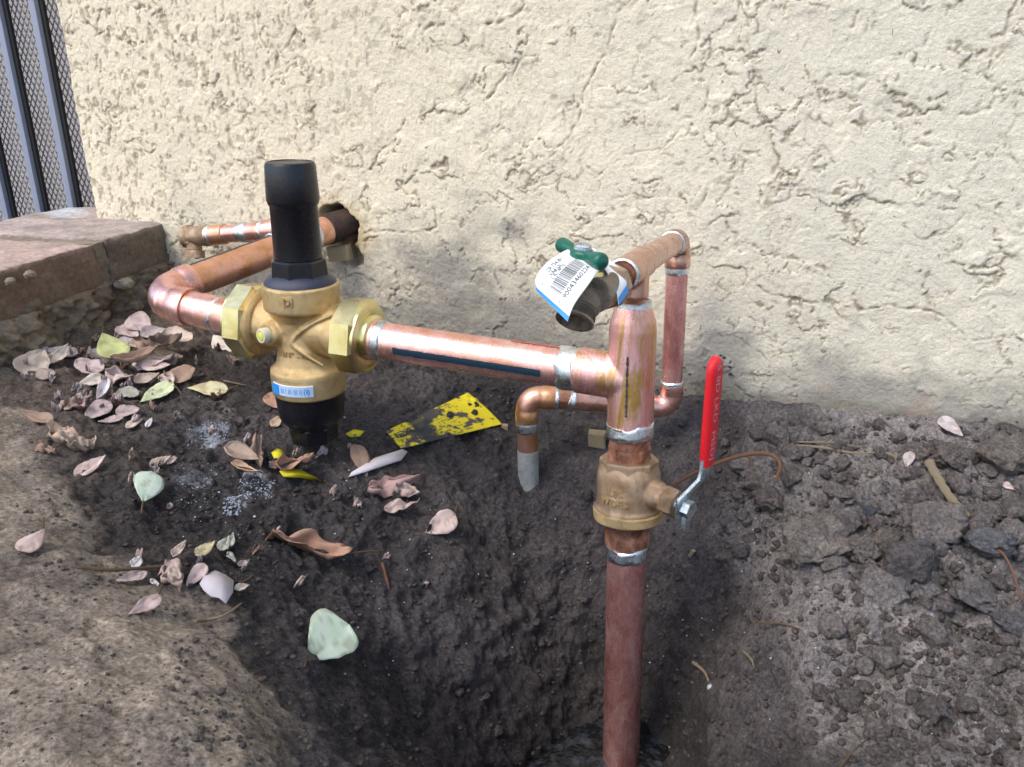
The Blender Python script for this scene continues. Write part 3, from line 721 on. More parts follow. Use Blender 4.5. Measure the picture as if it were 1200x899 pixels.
# thin riser and small tee on the bib line
bt = at(742, 314, -.252); be = at(795, 281, -.06); bf = at(716, 333, -.30)
bd = nrm(be-bf)
pipe(pt-RD*.01, bt, r2, 'copper_orange', pw)
ring(riser(358), RD, r2+.0026, .009, pw, b=.0013)
mb = MB().add(lathe(bt-bd*.030, bd, [(0, r2+.0012), (.001, r2+.0018), (.059, r2+.0018), (.060, r2+.0012)], 40)).add(lathe(bt-RD*.024, RD, [(0, r2+.0012), (.001, r2+.0018), (.024, r2+.0018)], 40))
o = mb.build('small_tee', M['copper_brown'], pw, smooth=50)
rm = o.modifiers.new('r', 'REMESH'); rm.mode = 'VOXEL'; rm.voxel_size = .0009; rm.use_smooth_shade = True
s_ = o.modifiers.new('s', 'SMOOTH'); s_.factor = .5; s_.iterations = 5
bib0 = bf-bd*.004
pipe(bib0, bt, r2, 'copper_brown', pw); pipe(bt, be-bd*.01, r2, 'copper_brown', pw)
ring(bt-bd*.031, bd, r2+.0006, .0035, pw, b=.0011)
dn = at(787, 472, -.06)-be; dn = nrm(dn)
elbow(be, bd, dn, .014, r2+.0008, 'copper_brown', pw, cup=.014, rc=r2+.0018)
ring(be-bd*.030, bd, r2+.0006, .0035, pw)
ec = at(786, 478, -.06)
pipe(be+dn*.02, ec-dn*.02, r2, 'copper_dull', pw)
ring(be+dn*.030, dn, r2+.0004, .009, pw)
lw = at(617, 464, -.12); ld = nrm(lw-ec)
elbow(ec, dn, ld, .014, r2+.0006, 'copper', pw, cup=.012, rc=r2+.0016)
ring(ec-dn*.029, dn, r2+.0006, .006, pw)
pipe(ec+ld*.02, lw-ld*.02, r2, 'copper_brown', pw)
cf = at(620, 585, -.12); dd = nrm(cf-lw)
elbow(lw, ld, dd, .013, r2+.0006, 'copper_orange', pw, cup=.014, rc=r2+.0016)
ring(lw-ld*.030, ld, r2+.0004, .007, pw); ring(lw-ld*.048, ld, r2+.0004, .008, pw)
mid = lw+dd*.066
pipe(lw+dd*.02, mid, r2, 'copper_orange', pw); ring(lw+dd*.034, dd, r2+.0004, .014, pw, b=.0006)
pipe(mid-dd*.004, cf+dd*.03, r2*1.04, 'galv', pw, 'grey_stub')

# ---- left loop
lo = thing('copper_pipework', at(190, 352, -.25), 'thick copper pipe bending back from the left regulator nut into the wall', 'pipework')
lc = at(175, 349, -.25); l0 = at(262, 370, -.25); l1 = at(400, 263, .0)
d1 = nrm(lc-l0); d2 = nrm(l1-lc)
pipe(l0-d1*.012, lc-d1*.02, r1, 'copper', lo)
elbow(lc, d1, d2, .026, r1+.0010, 'copper', lo, cup=.016, rc=r1+.0024)
ring(lc-d1*.0435, d1, r1+.0012, .0055, lo); ring(l0-d1*-.006, d1, r1+.0004, .007, lo, b=.0007)
pipe(lc+d2*.02, l1-d2*.02, r1, 'copper_orange', lo); ring(lc+d2*.044, d2, r1+.0012, .0040, lo, b=.0007)
V, Fc = lathe(l0+d1*.010, d1, [(-.02, r1+.0006), (.0, r1+.0010), (.012, r1+.0012), (.013, r1)], 40); mk('coupling', V, Fc, M['copper'], lo)
V, Fc = lathe(l1-d2*.100, d2, [(0, r1), (.001, r1+.002), (.052, r1+.002), (.053, r1)], 40); mk('coupling', V, Fc, M['copper_orange'], lo)
ring(l1-d2*.101, d2, r1+.0014, .006, lo); ring(l1-d2*.047, d2, r1+.0012, .005, lo)
V, Fc = lathe(l1-d2*.026, d2, [(0, r1), (.002, r1+.0015), (.020, r1+.001), (.035, r1), (.07, r1-.001)], 40); mk('rusty_sleeve', V, Fc, M['rust'], lo)
strip(lc, d2, r1, .050, .165, R(-10), R(12), (-.25, -.2, 1), 'ink_stripe', 'ink', lo, .2)
# small branch with brass fitting
sb0 = at(229, 277, -.04); sb1 = at(345, 268, -.045); bd2 = nrm(sb0-sb1)
pipe(sb1, sb0-bd2*.02, r2, 'copper', lo)
V, Fc = lathe(sb1+bd2*.012, bd2, [(0, r2+.001), (.001, r2+.0025), (.03, r2+.0025), (.031, r2)], 36); mk('coupling', V, Fc, M['copper'], lo)
ring(sb1+bd2*.045, bd2, r2+.001, .004, lo); ring(sb1+bd2*.075, bd2, r2+.0003, .013, lo)
V, Fc = lathe(sb0-bd2*.050, bd2, [(0, r2), (.001, r2+.0014), (.022, r2+.0014), (.023, r2)], 36); mk('coupling', V, Fc, M['copper_orange'], lo)
ring(sb0-bd2*.026, bd2, r2+.0008, .006, lo)
mb = MB().add(lathe(sb0-bd2*.024, bd2, [(0, .012), (.002, .0135), (.009, .0135), (.010, .0125), (.030, .0125), (.032, .0148), (.038, .0148), (.039, .012)], 32)).add(lathe(sb0+bd2*.002, (0, -.22, -1), [(0, .010), (.016, .0095), (.017, .0125), (.026, .0135), (.0265, .010), (.018, .008)], 32))
mb.add(lathe(sb0+bd2*.008, (0, -1, .3), [(0, .012), (.010, .011), (.0105, .009)], 6))
mb.build('brass_elbow', M['bronze_pink'], lo, smooth=40)
V, Fc = box(sb0+bd2*.018+np.array([.004, .016, -.012]), (.006, .012, .036), None, .001); mk('blue_tape', V, Fc, M['teal'], lo)

# ---- lower riser
lr = thing('copper_riser', foot_p, 'dull red copper pipe rising out of the wet pit below the brass ball valve', 'pipe')
pipe(riser(925), riser(612), r1, 'copper_dull', lr)
V, Fc = lathe(riser(637), RD, [(0, r1), (.001, r1+.0022), (.026, r1+.0026), (.03, r1+.002)], 44); mk('adapter', V, Fc, M['copper_dark'], lr)
ring(riser(645), RD, r1+.0004, .014, lr, b=.0009); 

# ------------------------------------------------------------------ ball valve
bv = thing('ball_valve', riser(600), 'dusty brass ball valve with upright red lever on the copper riser', 'valve')
vb = riser(603); vt = riser(546)
def up(t): return vb+RD*t
VL = np.linalg.norm(vt-vb)
mb = MB().add(lathe(vb, RD, [(-.004, .024), (-.002, .0278), (.009, .0285), (.011, .027), (.036, .0268), (.040, .0262), (.050, .0215), (VL, .0215)], 64))
sdv = nrm([math.cos(R(-24)), math.sin(R(-24)), -.03])
stem0 = up(.0285)
mb.add(lathe(stem0, sdv, [(0, .0135), (.031, .012), (.032, .0105), (.045, .0105)], 40))
o = mb.build('valve_body', M['bronze_pink'], bv, smooth=50)
rm = o.modifiers.new('r', 'REMESH'); rm.mode = 'VOXEL'; rm.voxel_size = .001; rm.use_smooth_shade = True
s_ = o.modifiers.new('s', 'SMOOTH'); s_.factor = .5; s_.iterations = 4
V, Fc = lathe(up(-.001), RD, [(-.001, .0285), (.0, .0293), (.007, .0296), (.0085, .0286)], 64); mk('lower_collar', V, Fc, M['brass_cast'], bv)
V, Fc = lathe(vt-RD*.006, RD, [(0, .0235), (.001, .0248), (.012, .0248), (.0135, .0235), (.0136, .0185), (.006, .0175)], 8, rot=R(10)); mk('hex_end', V, Fc, M['bronze_pink'], bv, smooth=20)
V, Fc = lathe(stem0+sdv*.036, sdv, [(0, .0112), (.001, .0122), (.011, .0122), (.012, .0112)], 6, rot=R(20)); mk('packing_nut', V, Fc, M['bronze_pink'], bv, smooth=20)
V, Fc = lathe(stem0+sdv*.046, sdv, [(0, .0045), (.014, .0045)], 20); mk('stem', V, Fc, M['zinc'], bv)
V, Fc = lathe(stem0+sdv*.0555, sdv, [(0, .0075), (.0065, .0075)], 6); mk('lock_nut', V, Fc, M['zinc'], bv, smooth=20)
# cast letters on the body
def wraptext(txt, size, c, axd, r, a0, t0, rot90, name, mat, parent, h=.0007, ref=(0, -1, 0), xs=1.):
    V0, F0 = text_geo(txt, size); axd = nrm(axd); u = nrm(np.array(ref)-np.dot(ref, axd)*axd); v = np.cross(axd, u); out = []
    for lev in (h, -.0004):
        for p in V0:
            x, y = (p[0]*xs, p[1]) if not rot90 else (p[1]*xs, p[0])
            a = a0+x/r; out.append(np.array(c)+axd*(t0+y)+(u*math.cos(a)+v*math.sin(a))*(r+lev))
    n = len(V0); Fc = [f for f in F0]
    from collections import Counter
    ed = Counter();
    for f in F0:
        for i in range(len(f)): ed[(f[i], f[(i+1) % len(f)])] += 1
    for (a, b) in list(ed):
        if (b, a) not in ed: Fc.append((b, a, a+n, b+n))
    return mk(name, out, Fc, M[mat], parent, smooth=None)
for k, (s, tt_) in enumerate((('ILES', .0285), ('WDE5', .0195))):
    wraptext(s, .0088, vb, RD, .0271, R(-14), tt_, False, 'cast_lettering', 'brass_cast', bv, .0011)
# lever: bent zinc plate into a red vinyl sleeve
lvd = nrm(at(829, 480, -.27)*0+np.array([0, 0, 1])); wd = nrm(np.cross(sdv, lvd)*-1); 
L0 = at(828, 545, -.262); L1 = at(839, 418, -.262); LZ = nrm(L1-L0); LL = np.linalg.norm(L1-L0)
face = sdv; wid = nrm(np.cross(LZ, face)); face = nrm(np.cross(wid, LZ))
def slab(path, ww, th, wdir, name, mat, parent, bev=.0012):
    """plate swept along path with width direction wdir"""
    P = [np.array(p) for p in path]; V = []; Fc = []
    for i, p in enumerate(P):
        t = nrm(P[min(i+1, len(P)-1)]-P[max(i-1, 0)]); nn = nrm(np.cross(wdir, t)); w = ww[i] if hasattr(ww, '__len__') else ww; h = th/2; b = min(bev, h*.9)
        for (a, c) in ((-w/2+b, -h), (w/2-b, -h), (w/2, -h+b), (w/2, h-b), (w/2-b, h), (-w/2+b, h), (-w/2, h-b), (-w/2, -h+b)): V.append(p+wdir*a+nn*c)
    for i in range(len(P)-1):
        for j in range(8): k = (j+1) % 8; Fc.append((i*8+j, i*8+k, (i+1)*8+k, (i+1)*8+j))
    Fc.append(tuple(range(8))[::-1]); Fc.append(tuple(range((len(P)-1)*8, len(P)*8))); return mk(name, V, Fc, M[mat], parent, smooth=60)
ss = np.linspace(0, 1, 26); path_ = [L0+LZ*LL*t for t in ss]; wv = [.0185*(.80+.20*min(1, t*6))*(1 if t < .88 else math.sqrt(max(.08, 1-((t-.88)/.125)**2))) for t in ss]
slab(path_, wv, .0070, wid, 'lever_grip', 'red', bv, .0026)
c0 = stem0+sdv*.0535
slab([c0-LZ*.011, c0+LZ*.004, c0+LZ*.010+face*.001, L0-LZ*.010-face*.001, L0-LZ*.002, L0+LZ*.012], [.016, .019, .019, .018, .017, .016], .0032, wid, 'lever_plate', 'zinc', bv, .0006)
V, Fc = box(c0-LZ*.010+face*.004, (.004, .008, .018), (face, wid, LZ), .0005); mk('stop_tab', V, Fc, M['zinc'], bv)
V0, F0 = text_geo('5 8D LKD  MSDJ', .0125); sc_ = .080/(V0[:, 0].max()-V0[:, 0].min())
fs_ = 1 if np.dot(face, CAM-L0) > 0 else -1
wcam = wid if np.dot(wid, Rv) < 0 else -wid
V = [L0+LZ*(LL*.50-p[0]*sc_)+wcam*(-p[1]*.62)+face*fs_*.0038 for p in V0]
mk('lever_print', V, F0, M['fadedwhite'], bv, smooth=None)

# ------------------------------------------------------------------ pressure regulator
rb = at(368, 510, -.25); rtop = at(340, 195, -.25); AXD = nrm(rtop-rb)
pr = thing('pressure_regulator', rb, 'brass water pressure regulator with tall black cap and black bottom bowl', 'regulator')
z0 = rb[2]
def rz(z): return rb+AXD*((z-z0)/AXD[2])
def LR(prof): return lathe(rz(prof[0][0]), AXD, [((z-prof[0][0])/AXD[2], r) for z, r in prof], 64)
mk('cap', *LR([(.183, .0198), (.184, .0213), (.2305, .0208), (.232, .0220), (.236, .0232), (.265, .0218), (.2675, .0206), (.2680, .0192), (.2672, .0186), (.2670, .001)]), M['black'], pr, smooth=40)
mk('cap_hex', *lathe(rz(.167), AXD, [(0, .0262), (.001, .0266), (.015, .0256), (.0165, .0232)], 8, rot=R(14)), M['black'], pr, smooth=20)
mk('cap_skirt', *LR([(.156, .031), (.1600, .0326), (.1625, .0325), (.167, .0285), (.170, .0250), (.1705, .022)]), M['blackblue'], pr, smooth=40)
portd = nrm(nutR-nutL); pc = rz(.1175)
mb = MB()
mb.add(LR([(.054, .030), (.0555, .0345), (.076, .0352), (.080, .0345), (.083, .0300), (.086, .0285), (.096, .0262), (.115, .0250), (.128, .0262), (.136, .0300), (.1375, .0340), (.140, .0348), (.1605, .0350), (.1615, .0335)]))
mb.add(lathe(pc-portd*.060, portd, [(0, .0255), (.012, .0262), (.045, .0225), (.06, .0215), (.075, .0225), (.108, .0262), (.118, .0255)], 48))
# cast ribs crossing on the front, gauge boss
fr = nrm(np.array([-.05, -1, 0]))
mb.add(tube(catmull([pc+portd*.042+fr*.018+AXD*.022, pc+portd*.020+fr*.0222+AXD*.010, pc+portd*.004+fr*.0246-AXD*.006, pc+portd*.014+fr*.0236-AXD*.016, pc+portd*.030+fr*.017-AXD*.028], 6), .0018, 10))
gd = nrm([-.30, -1, .02]); g0 = pc-AXD*.002-portd*.014
mb.add(lathe(g0+gd*.010, gd, [(0, .013), (.012, .0125), (.018, .0105)], 32))
o = mb.build('regulator_body', M['brass_cast'], pr, smooth=50)
rm = o.modifiers.new('r', 'REMESH'); rm.mode = 'VOXEL'; rm.voxel_size = .0011; rm.use_smooth_shade = True
s_ = o.modifiers.new('s', 'SMOOTH'); s_.factor = .5; s_.iterations = 6
mk('gauge_plug', *lathe(g0+gd*.026, gd, [(0, .0068), (.008, .0070), (.0095, .0062), (.0096, .0046), (.0078, .0042)], 28), M['cream'], pr, smooth=40)
mk('plug_core', *lathe(g0+gd*.0336, gd, [(0, .0042), (.0022, .0040), (.0026, .003)], 20), M['yellowcap'], pr, smooth=40)
def nut(c, r, w, parent, out):
    V, Fc = lathe(c-portd*w/2, portd, [(0, r*.72), (.0006, r*.88), (.003, r), (w-.003, r), (w-.0006, r*.90), (w, r*.84)], 8, rot=R(12))
    mk('union_nut', V, Fc, M['brass_nut'], parent, smooth=18)
    s = 1 if out > 0 else -1
    V, Fc = lathe(c+portd*s*(w/2-.004), portd*s, [(0, r*.90), (.0045, r*.88), (.0055, r*.80), (.0056, r1+.0045), (.002, r1+.003)], 48); mk('nut_collar', V, Fc, M['brass_nut'], parent, smooth=40)
nL = pc-portd*.057; nR = pc+portd*.056
nut(nL, .0368, .0235, pr, -1); nut(nR, .0355, .0245, pr, 1)
for nc, s in ((nL, -1), (nR, 1)):
    V, Fc = lathe(nc+portd*s*.008, portd*s, [(0, r1+.0045), (.010, r1+.0040), (.0115, r1+.002), (.0116, r1)], 44); mk('tail_piece', V, Fc, M['brass_nut'], pr, smooth=40)
V, Fc = lathe(nL+portd*.010, portd, [(0, .0325), (.004, .0315), (.006, .0285), (.0065, .026)], 48); mk('nut_collar', V, Fc, M['brass_cast'], pr, smooth=40)
mk('bottom_bowl', *LR([(.0185, .0230), (.0215, .0238), (.0275, .0292), (.0310, .0308), (.046, .0322), (.0545, .0328), (.056, .030)]), M['black'], pr, smooth=40)
mk('bowl_hex', *lathe(rz(.004), AXD, [(0, .0215), (.0015, .0232), (.016, .0245), (.019, .0235)], 8, rot=R(20)), M['black'], pr, smooth=20)
# sticker with print
def patch(c, axd, r, a0, a1, t0, t1, name, mat, parent, lift=.0006, ref=(0, -1, 0), na=24):
    axd = nrm(axd); u = nrm(np.array(ref)-np.dot(ref, axd)*axd); v = np.cross(axd, u); V = []; Fc = []
    for lev in (lift, lift-.0007):
        for i in range(na+1):
            a = a0+(a1-a0)*i/na
            for t in (t0, t1): V.append(np.array(c)+axd*t+(u*math.cos(a)+v*math.sin(a))*(r+lev))
    n2 = 2*(na+1)
    for i in range(na):
        k = 2*i; Fc += [(k, k+2, k+3, k+1), (k+n2, k+1+n2, k+3+n2, k+2+n2), (k, k+n2, k+2+n2, k+2), (k+1, k+3, k+3+n2, k+1+n2)]
    Fc += [(0, 1, 1+n2, n2), (2*na, 2*na+n2, 2*na+1+n2, 2*na+1)]
    return mk(name, V, Fc, M[mat], parent, smooth=60)
sc0 = rz(.0635)
camr = math.degrees(0)
a_c = math.atan2(np.dot(nrm(CAM-sc0), np.cross(AXD, nrm(np.array([0, -1, 0])))), np.dot(nrm(CAM-sc0), [0, -1, 0]))
lb = patch(rz(.0615), AXD, .0352, a_c-R(66), a_c+R(5), 0, .0105, 'sticker', 'white', pr)
patch(rz(.0618), AXD, .0356, a_c-R(65), a_c+R(4), 0, .0099, 'sticker_print', 'paleblue', lb)
patch(rz(.0618), AXD, .0361, a_c-R(65), a_c-R(50), 0, .0099, 'sticker_print', 'blue', lb)
wraptext('|||| ||| | ||| ||| || | |', .0052, rz(.067), AXD, .0361, a_c-R(30), 0, False, 'sticker_print', 'blue', lb, .0003)
wraptext('(i)', .0075, rz(.067), AXD, .0361, a_c-R(5), 0, False, 'sticker_print', 'blue', lb, .0003)
wraptext('11/4" - DR', .0078, rz(.0985), AXD, .0262, a_c-R(26), 0, False, 'cast_lettering', 'brass_cast', pr, .0011)
pch = patch(rz(.147), AXD, .0350, a_c-R(30), a_c-R(14), 0, .0085, 'cast_square', 'brass_cast', pr, .0007)
wraptext('D', .009, rz(.1512), AXD, .0356, a_c-R(22), 0, False, 'cast_lettering', 'brass_cast', pr, .0011)

# ------------------------------------------------------------------ hose bib
hb0 = bib0; hb = thing('hose_bib', hb0, 'dark bronze hose tap with green lever handle at the end of the thin copper branch', 'tap')
hc = at(689, 347, -.335); om = at(675, 371, -.357)
mb = MB().add(lathe(hb0+bd*.002, -bd, [(0, .0135), (.010, .0135), (.030, .0125), (.040, .0125)], 32))
mb.add(tube(catmull([hb0-bd*.012, hc+np.array([.002, .004, .001]), hc*.5+om*.5+np.array([0, -.004, .002]), om*.8+hc*.2], 8), [.013]*8+[.0135]*8+[.012]*9, 28))
hcen = at(682, 300, -.328); sdir_ = nrm(hcen-hc)
mb.add(lathe(hc, sdir_, [(0, .013), (.008, .012), (.012, .010)], 28))
o = mb.build('tap_body', M['bronze_dark'], hb, smooth=50)
rm = o.modifiers.new('r', 'REMESH'); rm.mode = 'VOXEL'; rm.voxel_size = .0008; rm.use_smooth_shade = True
s_ = o.modifiers.new('s', 'SMOOTH'); s_.factor = .5; s_.iterations = 5
V, Fc = lathe(hb0+bd*.004, -bd, [(0, .0145), (.001, .0165), (.013, .0165), (.014, .0145)], 8); mk('hex_end', V, Fc, M['bronze_pink'], hb, smooth=20)
stm = hc+sdir_*.010
V, Fc = lathe(stm, sdir_, [(0, .0118), (.001, .0132), (.0040, .0132), (.0045, .0112), (.0070, .0112), (.0076, .0122), (.0105, .0122), (.011, .008)], 28); mk('bonnet_nut', V, Fc, M['brass_nut'], hb, smooth=40)
V, Fc = lathe(stm+sdir_*.008, sdir_, [(0, .0035), (np.linalg.norm(hcen-stm)-.006, .0035)], 16); mk('stem', V, Fc, M['brass_nut'], hb)
od = nrm(om-hc+np.array([0, -.004, -.016]))
V, Fc = lathe(om-od*.0075, od, [(0, .0105), (.0008, .0126), (.0020, .0108), (.0030, .0128), (.0042, .0110), (.0052, .0130), (.0064, .0111), (.0074, .0132), (.0086, .0112), (.0098, .0134), (.0115, .0132), (.0118, .0108), (.004, .0085), (.003, .001)], 40, cap=False); mk('hose_thread', V, Fc, M['bronze_dark'], hb, smooth=30)
# handle
hl, hr_ = at(657, 286, -.310), at(706, 307, -.345)
hax = nrm(np.cross(hr_-hl, np.cross(sdir_, hr_-hl))); 
if hax[2] < 0: hax = -hax
hub = hcen
def drop(a, b, ra, rbb, n=20):
    pts = []; rr = []
    for i in range(n+1):
        t = i/n; pts.append(a+(b-a)*t); base_ = ra+(rbb-ra)*sst(.15, .75, t); end = math.sqrt(max(.001, 1-((t-.86)/.14)**2)) if t > .86 else 1; rr.append(base_*end)
    return tube(pts, rr, 24)
mb = MB().add(drop(hub, hl+nrm(hl-hub)*.002, .0036, .0056)).add(drop(hub, hr_+nrm(hr_-hub)*.002, .0042, .0060)).add(lathe(hub-hax*.007, hax, [(0, .006), (.002, .0080), (.006, .0090), (.010, .0086), (.012, .0068)], 28))
o = mb.build('tap_handle', M['green'], hb, smooth=50)
rm = o.modifiers.new('r', 'REMESH'); rm.mode = 'VOXEL'; rm.voxel_size = .0006; rm.use_smooth_shade = True
s_ = o.modifiers.new('s', 'SMOOTH'); s_.factor = .5; s_.iterations = 5
V, Fc = lathe(hub+hax*.0045, hax, [(0, .0062), (.0028, .0062), (.0038, .0050), (.0039, .0022), (.0025, .002)], 24); mk('screw', V, Fc, M['zinc'], hb, smooth=30)
# price tag folded over the stem
tg = thing('price_tag', hc, 'white barcode label with blue edges folded over the stem of the green handled tap', 'label')
ARow = [(629, 341, -.372), (628, 326, -.368), (640, 309, -.350), (664, 293, -.325), (690, 288, -.300), (716, 305, -.303), (732, 323, -.310), (736, 343, -.316)]
BRow = [(665, 377, -.392), (673, 357, -.384), (690, 333, -.366), (701, 318, -.348), (708, 315, -.332), (714, 325, -.326), (722, 341, -.330), (725, 358, -.334)]
Ac = catmull([at(*p) for p in ARow], 10); Bc = catmull([at(*p) for p in BRow], 10)
def seglen(Pc): s = np.concatenate([[0], np.cumsum(np.linalg.norm(np.diff(Pc, axis=0), axis=1))]); return s/s[-1]
def surf(u, v):
    k = u*(len(Ac)-1); i = int(min(max(math.floor(k), 0), len(Ac)-2)); f = k-i
    a = Ac[i]*(1-f)+Ac[i+1]*f; b = Bc[i]*(1-f)+Bc[i+1]*f; return a*(1-v)+b*v
def surfn(u, v):
    e = .01; n_ = np.cross(surf(u+e, v)-surf(u-e, v), surf(u, v+e)-surf(u, v-e)); n_ = nrm(n_)
    return n_
sg = 1 if np.dot(surfn(.2, .5), CAM-surf(.2, .5)) > 0 else -1
def sheet(u0, u1, v0, v1, off, name, mat, parent, nu=40, nv=12, hole_=False):
    V = []; Fc = []
    for i in range(nu+1):
        for j in range(nv+1):
            u = u0+(u1-u0)*i/nu; v = v0+(v1-v0)*j/nv; V.append(surf(u, v)+surfn(u, v)*sg*off)
    for i in range(nu):
        for j in range(nv): k = i*(nv+1)+j; Fc.append((k, k+1, k+nv+2, k+nv+1))
    o = mk(name, V, Fc, M[mat], parent, smooth=180); return o
o = sheet(0, 1, 0, 1, 0, 'label_sheet', 'white', tg, 70, 12); sm = o.modifiers.new('t', 'SOLIDIFY'); sm.thickness = .0003; sm.offset = 0
sheet(.0, .045, .0, 1, .00035, 'blue_band', 'blue', tg, 6); sheet(.93, 1., .0, 1, .00035, 'blue_band', 'blue', tg, 6)
bars = MB(); u = .14; random.seed(3)
def bar_(u0, u1, v0, v1):
    V = [surf(a, b)+surfn(a, b)*sg*.0004 for a, b in ((u0, v0), (u1, v0), (u1, v1), (u0, v1))]; bars.add((V, [(0, 1, 2, 3)]))
while u < .41:
    w_ = random.choice([.002, .003, .003, .005]); bar_(u, u+w_, .37, .66); u += w_+random.choice([.0028, .004, .006])
bars.build('barcode', M['ink'], tg, smooth=None)
def stext(txt, size, uc, vc, name, mat, squeeze=1.):
    V0, F0 = text_geo(txt, size); V = [surf(uc+p[0]*squeeze, vc-p[1])+surfn(uc, vc)*sg*.00045 for p in V0]; return mk(name, V, F0, M[mat], tg, smooth=None)
stext('90043460224', .15, .275, .75, 'print', 'ink', .33)
stext('CIF 734-B1', .13, .30, .15, 'print', 'ink', .22)
stext('VA4 Lb', .13, .27, .25, 'print', 'ink', .25)
stext('C 4L-TAP-70', .12, .27, .32, 'print', 'ink', .2)
stext('*', .16, .09, .72, 'print', 'ink', .3); stext('*', .16, .13, .22, 'print', 'ink', .3); stext('*', .16, .43, .3, 'print', 'ink', .3)

# ------------------------------------------------------------------ things lying about
LEAFC = dict(mauve=(.39, .30, .29), pink=(.47, .36, .33), beige=(.44, .36, .29), pale=(.50, .44, .38), grey=(.36, .32, .32), tan=(.38, .27, .19), brown=(.24, .145, .095), dark=(.14, .09, .06),
             rust=(.36, .19, .115), lime=(.42, .48, .17), green=(.42, .50, .28), mint=(.40, .55, .42), cream=(.52, .46, .26), red=(.33, .20, .19), white=(.60, .55, .56), sage=(.36, .38, .32), orange=(.55, .34, .18))
def leaf(b, t, w, col, label, curl=.15, lift=.003, stem=None, shape='ovate', group=None, tw=0., rough=.0):
    mid_ = ground_at((b[0]+t[0])/2, (b[1]+t[1])/2, lift); gn = gnormal(mid_, .015); tocam_ = nrm(CAM-mid_)
    nn = nrm(gn+.55*tocam_+np.array([random.uniform(-.15, .15), 0, .2]))
    def onpl(px, py):
        r_ = ray(px, py); return CAM+r_*(np.dot(mid_-CAM, nn)/np.dot(r_, nn))
    pb_ = onpl(*b); pt_ = onpl(*t)
    dl = pt_-pb_; Ln = np.linalg.norm(dl); curl = curl*(.45 if curl < .45 else .8)*(-1 if random.random() < .3 and curl < .3 else 1)
    dl = nrm(dl); side = nrm(np.cross(nn, dl)); nn = np.cross(dl, side)
    nu, nv = 15, 8; V = []; Fc = []; wd = w*Ln
    sd_ = random.random()*40; asy = random.uniform(-.18, .18)
    for i in range(nu+1):
        u = i/nu
        if shape == 'ovate': hw = .5*math.sin(math.pi*u**.72)**.8*(1-.25*u)*1.12
        elif shape == 'round': hw = .5*math.sqrt(max(0, 1-(2*u-1)**2))**.85*(1.0+.12*math.sin(6*u))
        elif shape == 'heart': hw = .62*u**.85*math.sqrt(max(0, 1-u**2.6))*1.25
        else: hw = .5*math.sin(math.pi*u)**.55
        for j in range(nv+1):
            v = (j/nv-.5)*2; jag = 1+(.14+rough*.45)*float(vn(np.array(u*7+sd_), np.array(v*1.5), 3))
            x = v*hw*wd*jag*(1+asy*(1 if v > 0 else -1)); vein = .00035*math.sin(u*34-abs(v)*9)*(rough < 1)
            c_ = curl*wd*(v*v*hw*1.6)+curl*.35*Ln*(2*u-1)**2+(.0007 if shape == 'heart' else .0022)*float(fbm(np.array(u*3+sd_), np.array(v*1.5+sd_), 4, 3))*(1+6*rough)+tw*v*(u-.5)*wd-.0006*(abs(v) < .1)+vein
            V.append(pb_+dl*u*Ln+side*x*(1-.25*abs(curl)*v*v)+nn*c_)
    for i in range(nu):
        for j in range(nv): k = i*(nv+1)+j; Fc.append((k, k+1, k+nv+2, k+nv+1))
    V = np.array(V); pen = max(0, min(.012, np.percentile([H(q[0], q[1])+.0008-q[2] for q in V], 85))); V = V+tocam_*pen*1.0+np.array([0, 0, pen*.3]); pb_ = pb_+np.array([0, 0, pen*.8])
    if shape == 'heart': V = V+tocam_*.004
    base_c = (np.array(LEAFC[col])*.9+.06)*(1.35+.35*random.random()); n_ = len(V)
    uu = np.repeat(np.linspace(0, 1, nu+1), nv+1); vv = np.tile(np.linspace(-1, 1, nv+1), nu+1)
    k = 1+.22*fbm(uu*4+sd_, vv*2+sd_, 7, 3)-.10*(np.abs(vv) < .12); tintc = base_c*k[:, None]
    edge = sst(.08, .34, fbm(uu*5+sd_, vv*3, 17, 3)+.15*np.abs(vv))[:, None]; tintc = tintc*(1-.45*edge)+np.array([.24, .16, .11])*.45*edge
    root_ = bpy.data.objects.new('leaf', None) if False else None
    o = mk('leaf', V, np.array(Fc), M['leaf'], None, smooth=180, colors=tintc.clip(.01, .8), origin=pb_)
    sm = o.modifiers.new('t', 'SOLIDIFY'); sm.thickness = .0005
    tag(o, label, 'leaf', group)
    if stem is not None:
        ps = ground_at(*stem, lift+.002); q = mk('stalk', *tube(catmull([pb_+dl*.002, (pb_+ps)/2+np.array([0, 0, .0015]), ps], 5), .0007, 6), M['twig'], o, smooth=180)
    return o
leaf((25, 439), (52, 410), .85, 'beige', 'pale beige pointed leaf at the left tip of the leaf pile', .2, .004)
leaf((92, 416), (50, 410), .5, 'grey', 'grey folded leaf against the foot of the brick ledge', .4, .006)
leaf((58, 431), (80, 408), .45, 'pale', 'narrow pale folded leaf lying over the grey one by the ledge', .5, .008)
leaf((42, 442), (65, 436), .8, 'beige', 'small round beige leaf left of the pink oval leaf', .2, .003, shape='round')
leaf((122, 434), (88, 424), .72, 'mauve', 'smooth pink oval leaf in the left of the pile', .25, .006, shape='round')
leaf((130, 426), (105, 411), .7, 'grey', 'grey lilac leaf tucked behind the pink oval leaf', .25, .004, shape='round')
leaf((120, 392), (143, 420), .85, 'lime', 'yellow green upturned leaf with a dried tip in the pile', .25, .012, stem=(121, 383), shape='heart')
leaf((121, 441), (90, 453), .55, 'pale', 'whitish leaf beneath the pink oval leaf', .3, .003)
leaf((127, 449), (114, 473), .42, 'white', 'narrow white folded leaf standing between grey and pink ones', .7, .006)
leaf((128, 431), (184, 417), .30, 'tan', 'long rolled tan leaf across the middle of the pile', 1.0, .007, shape='long')
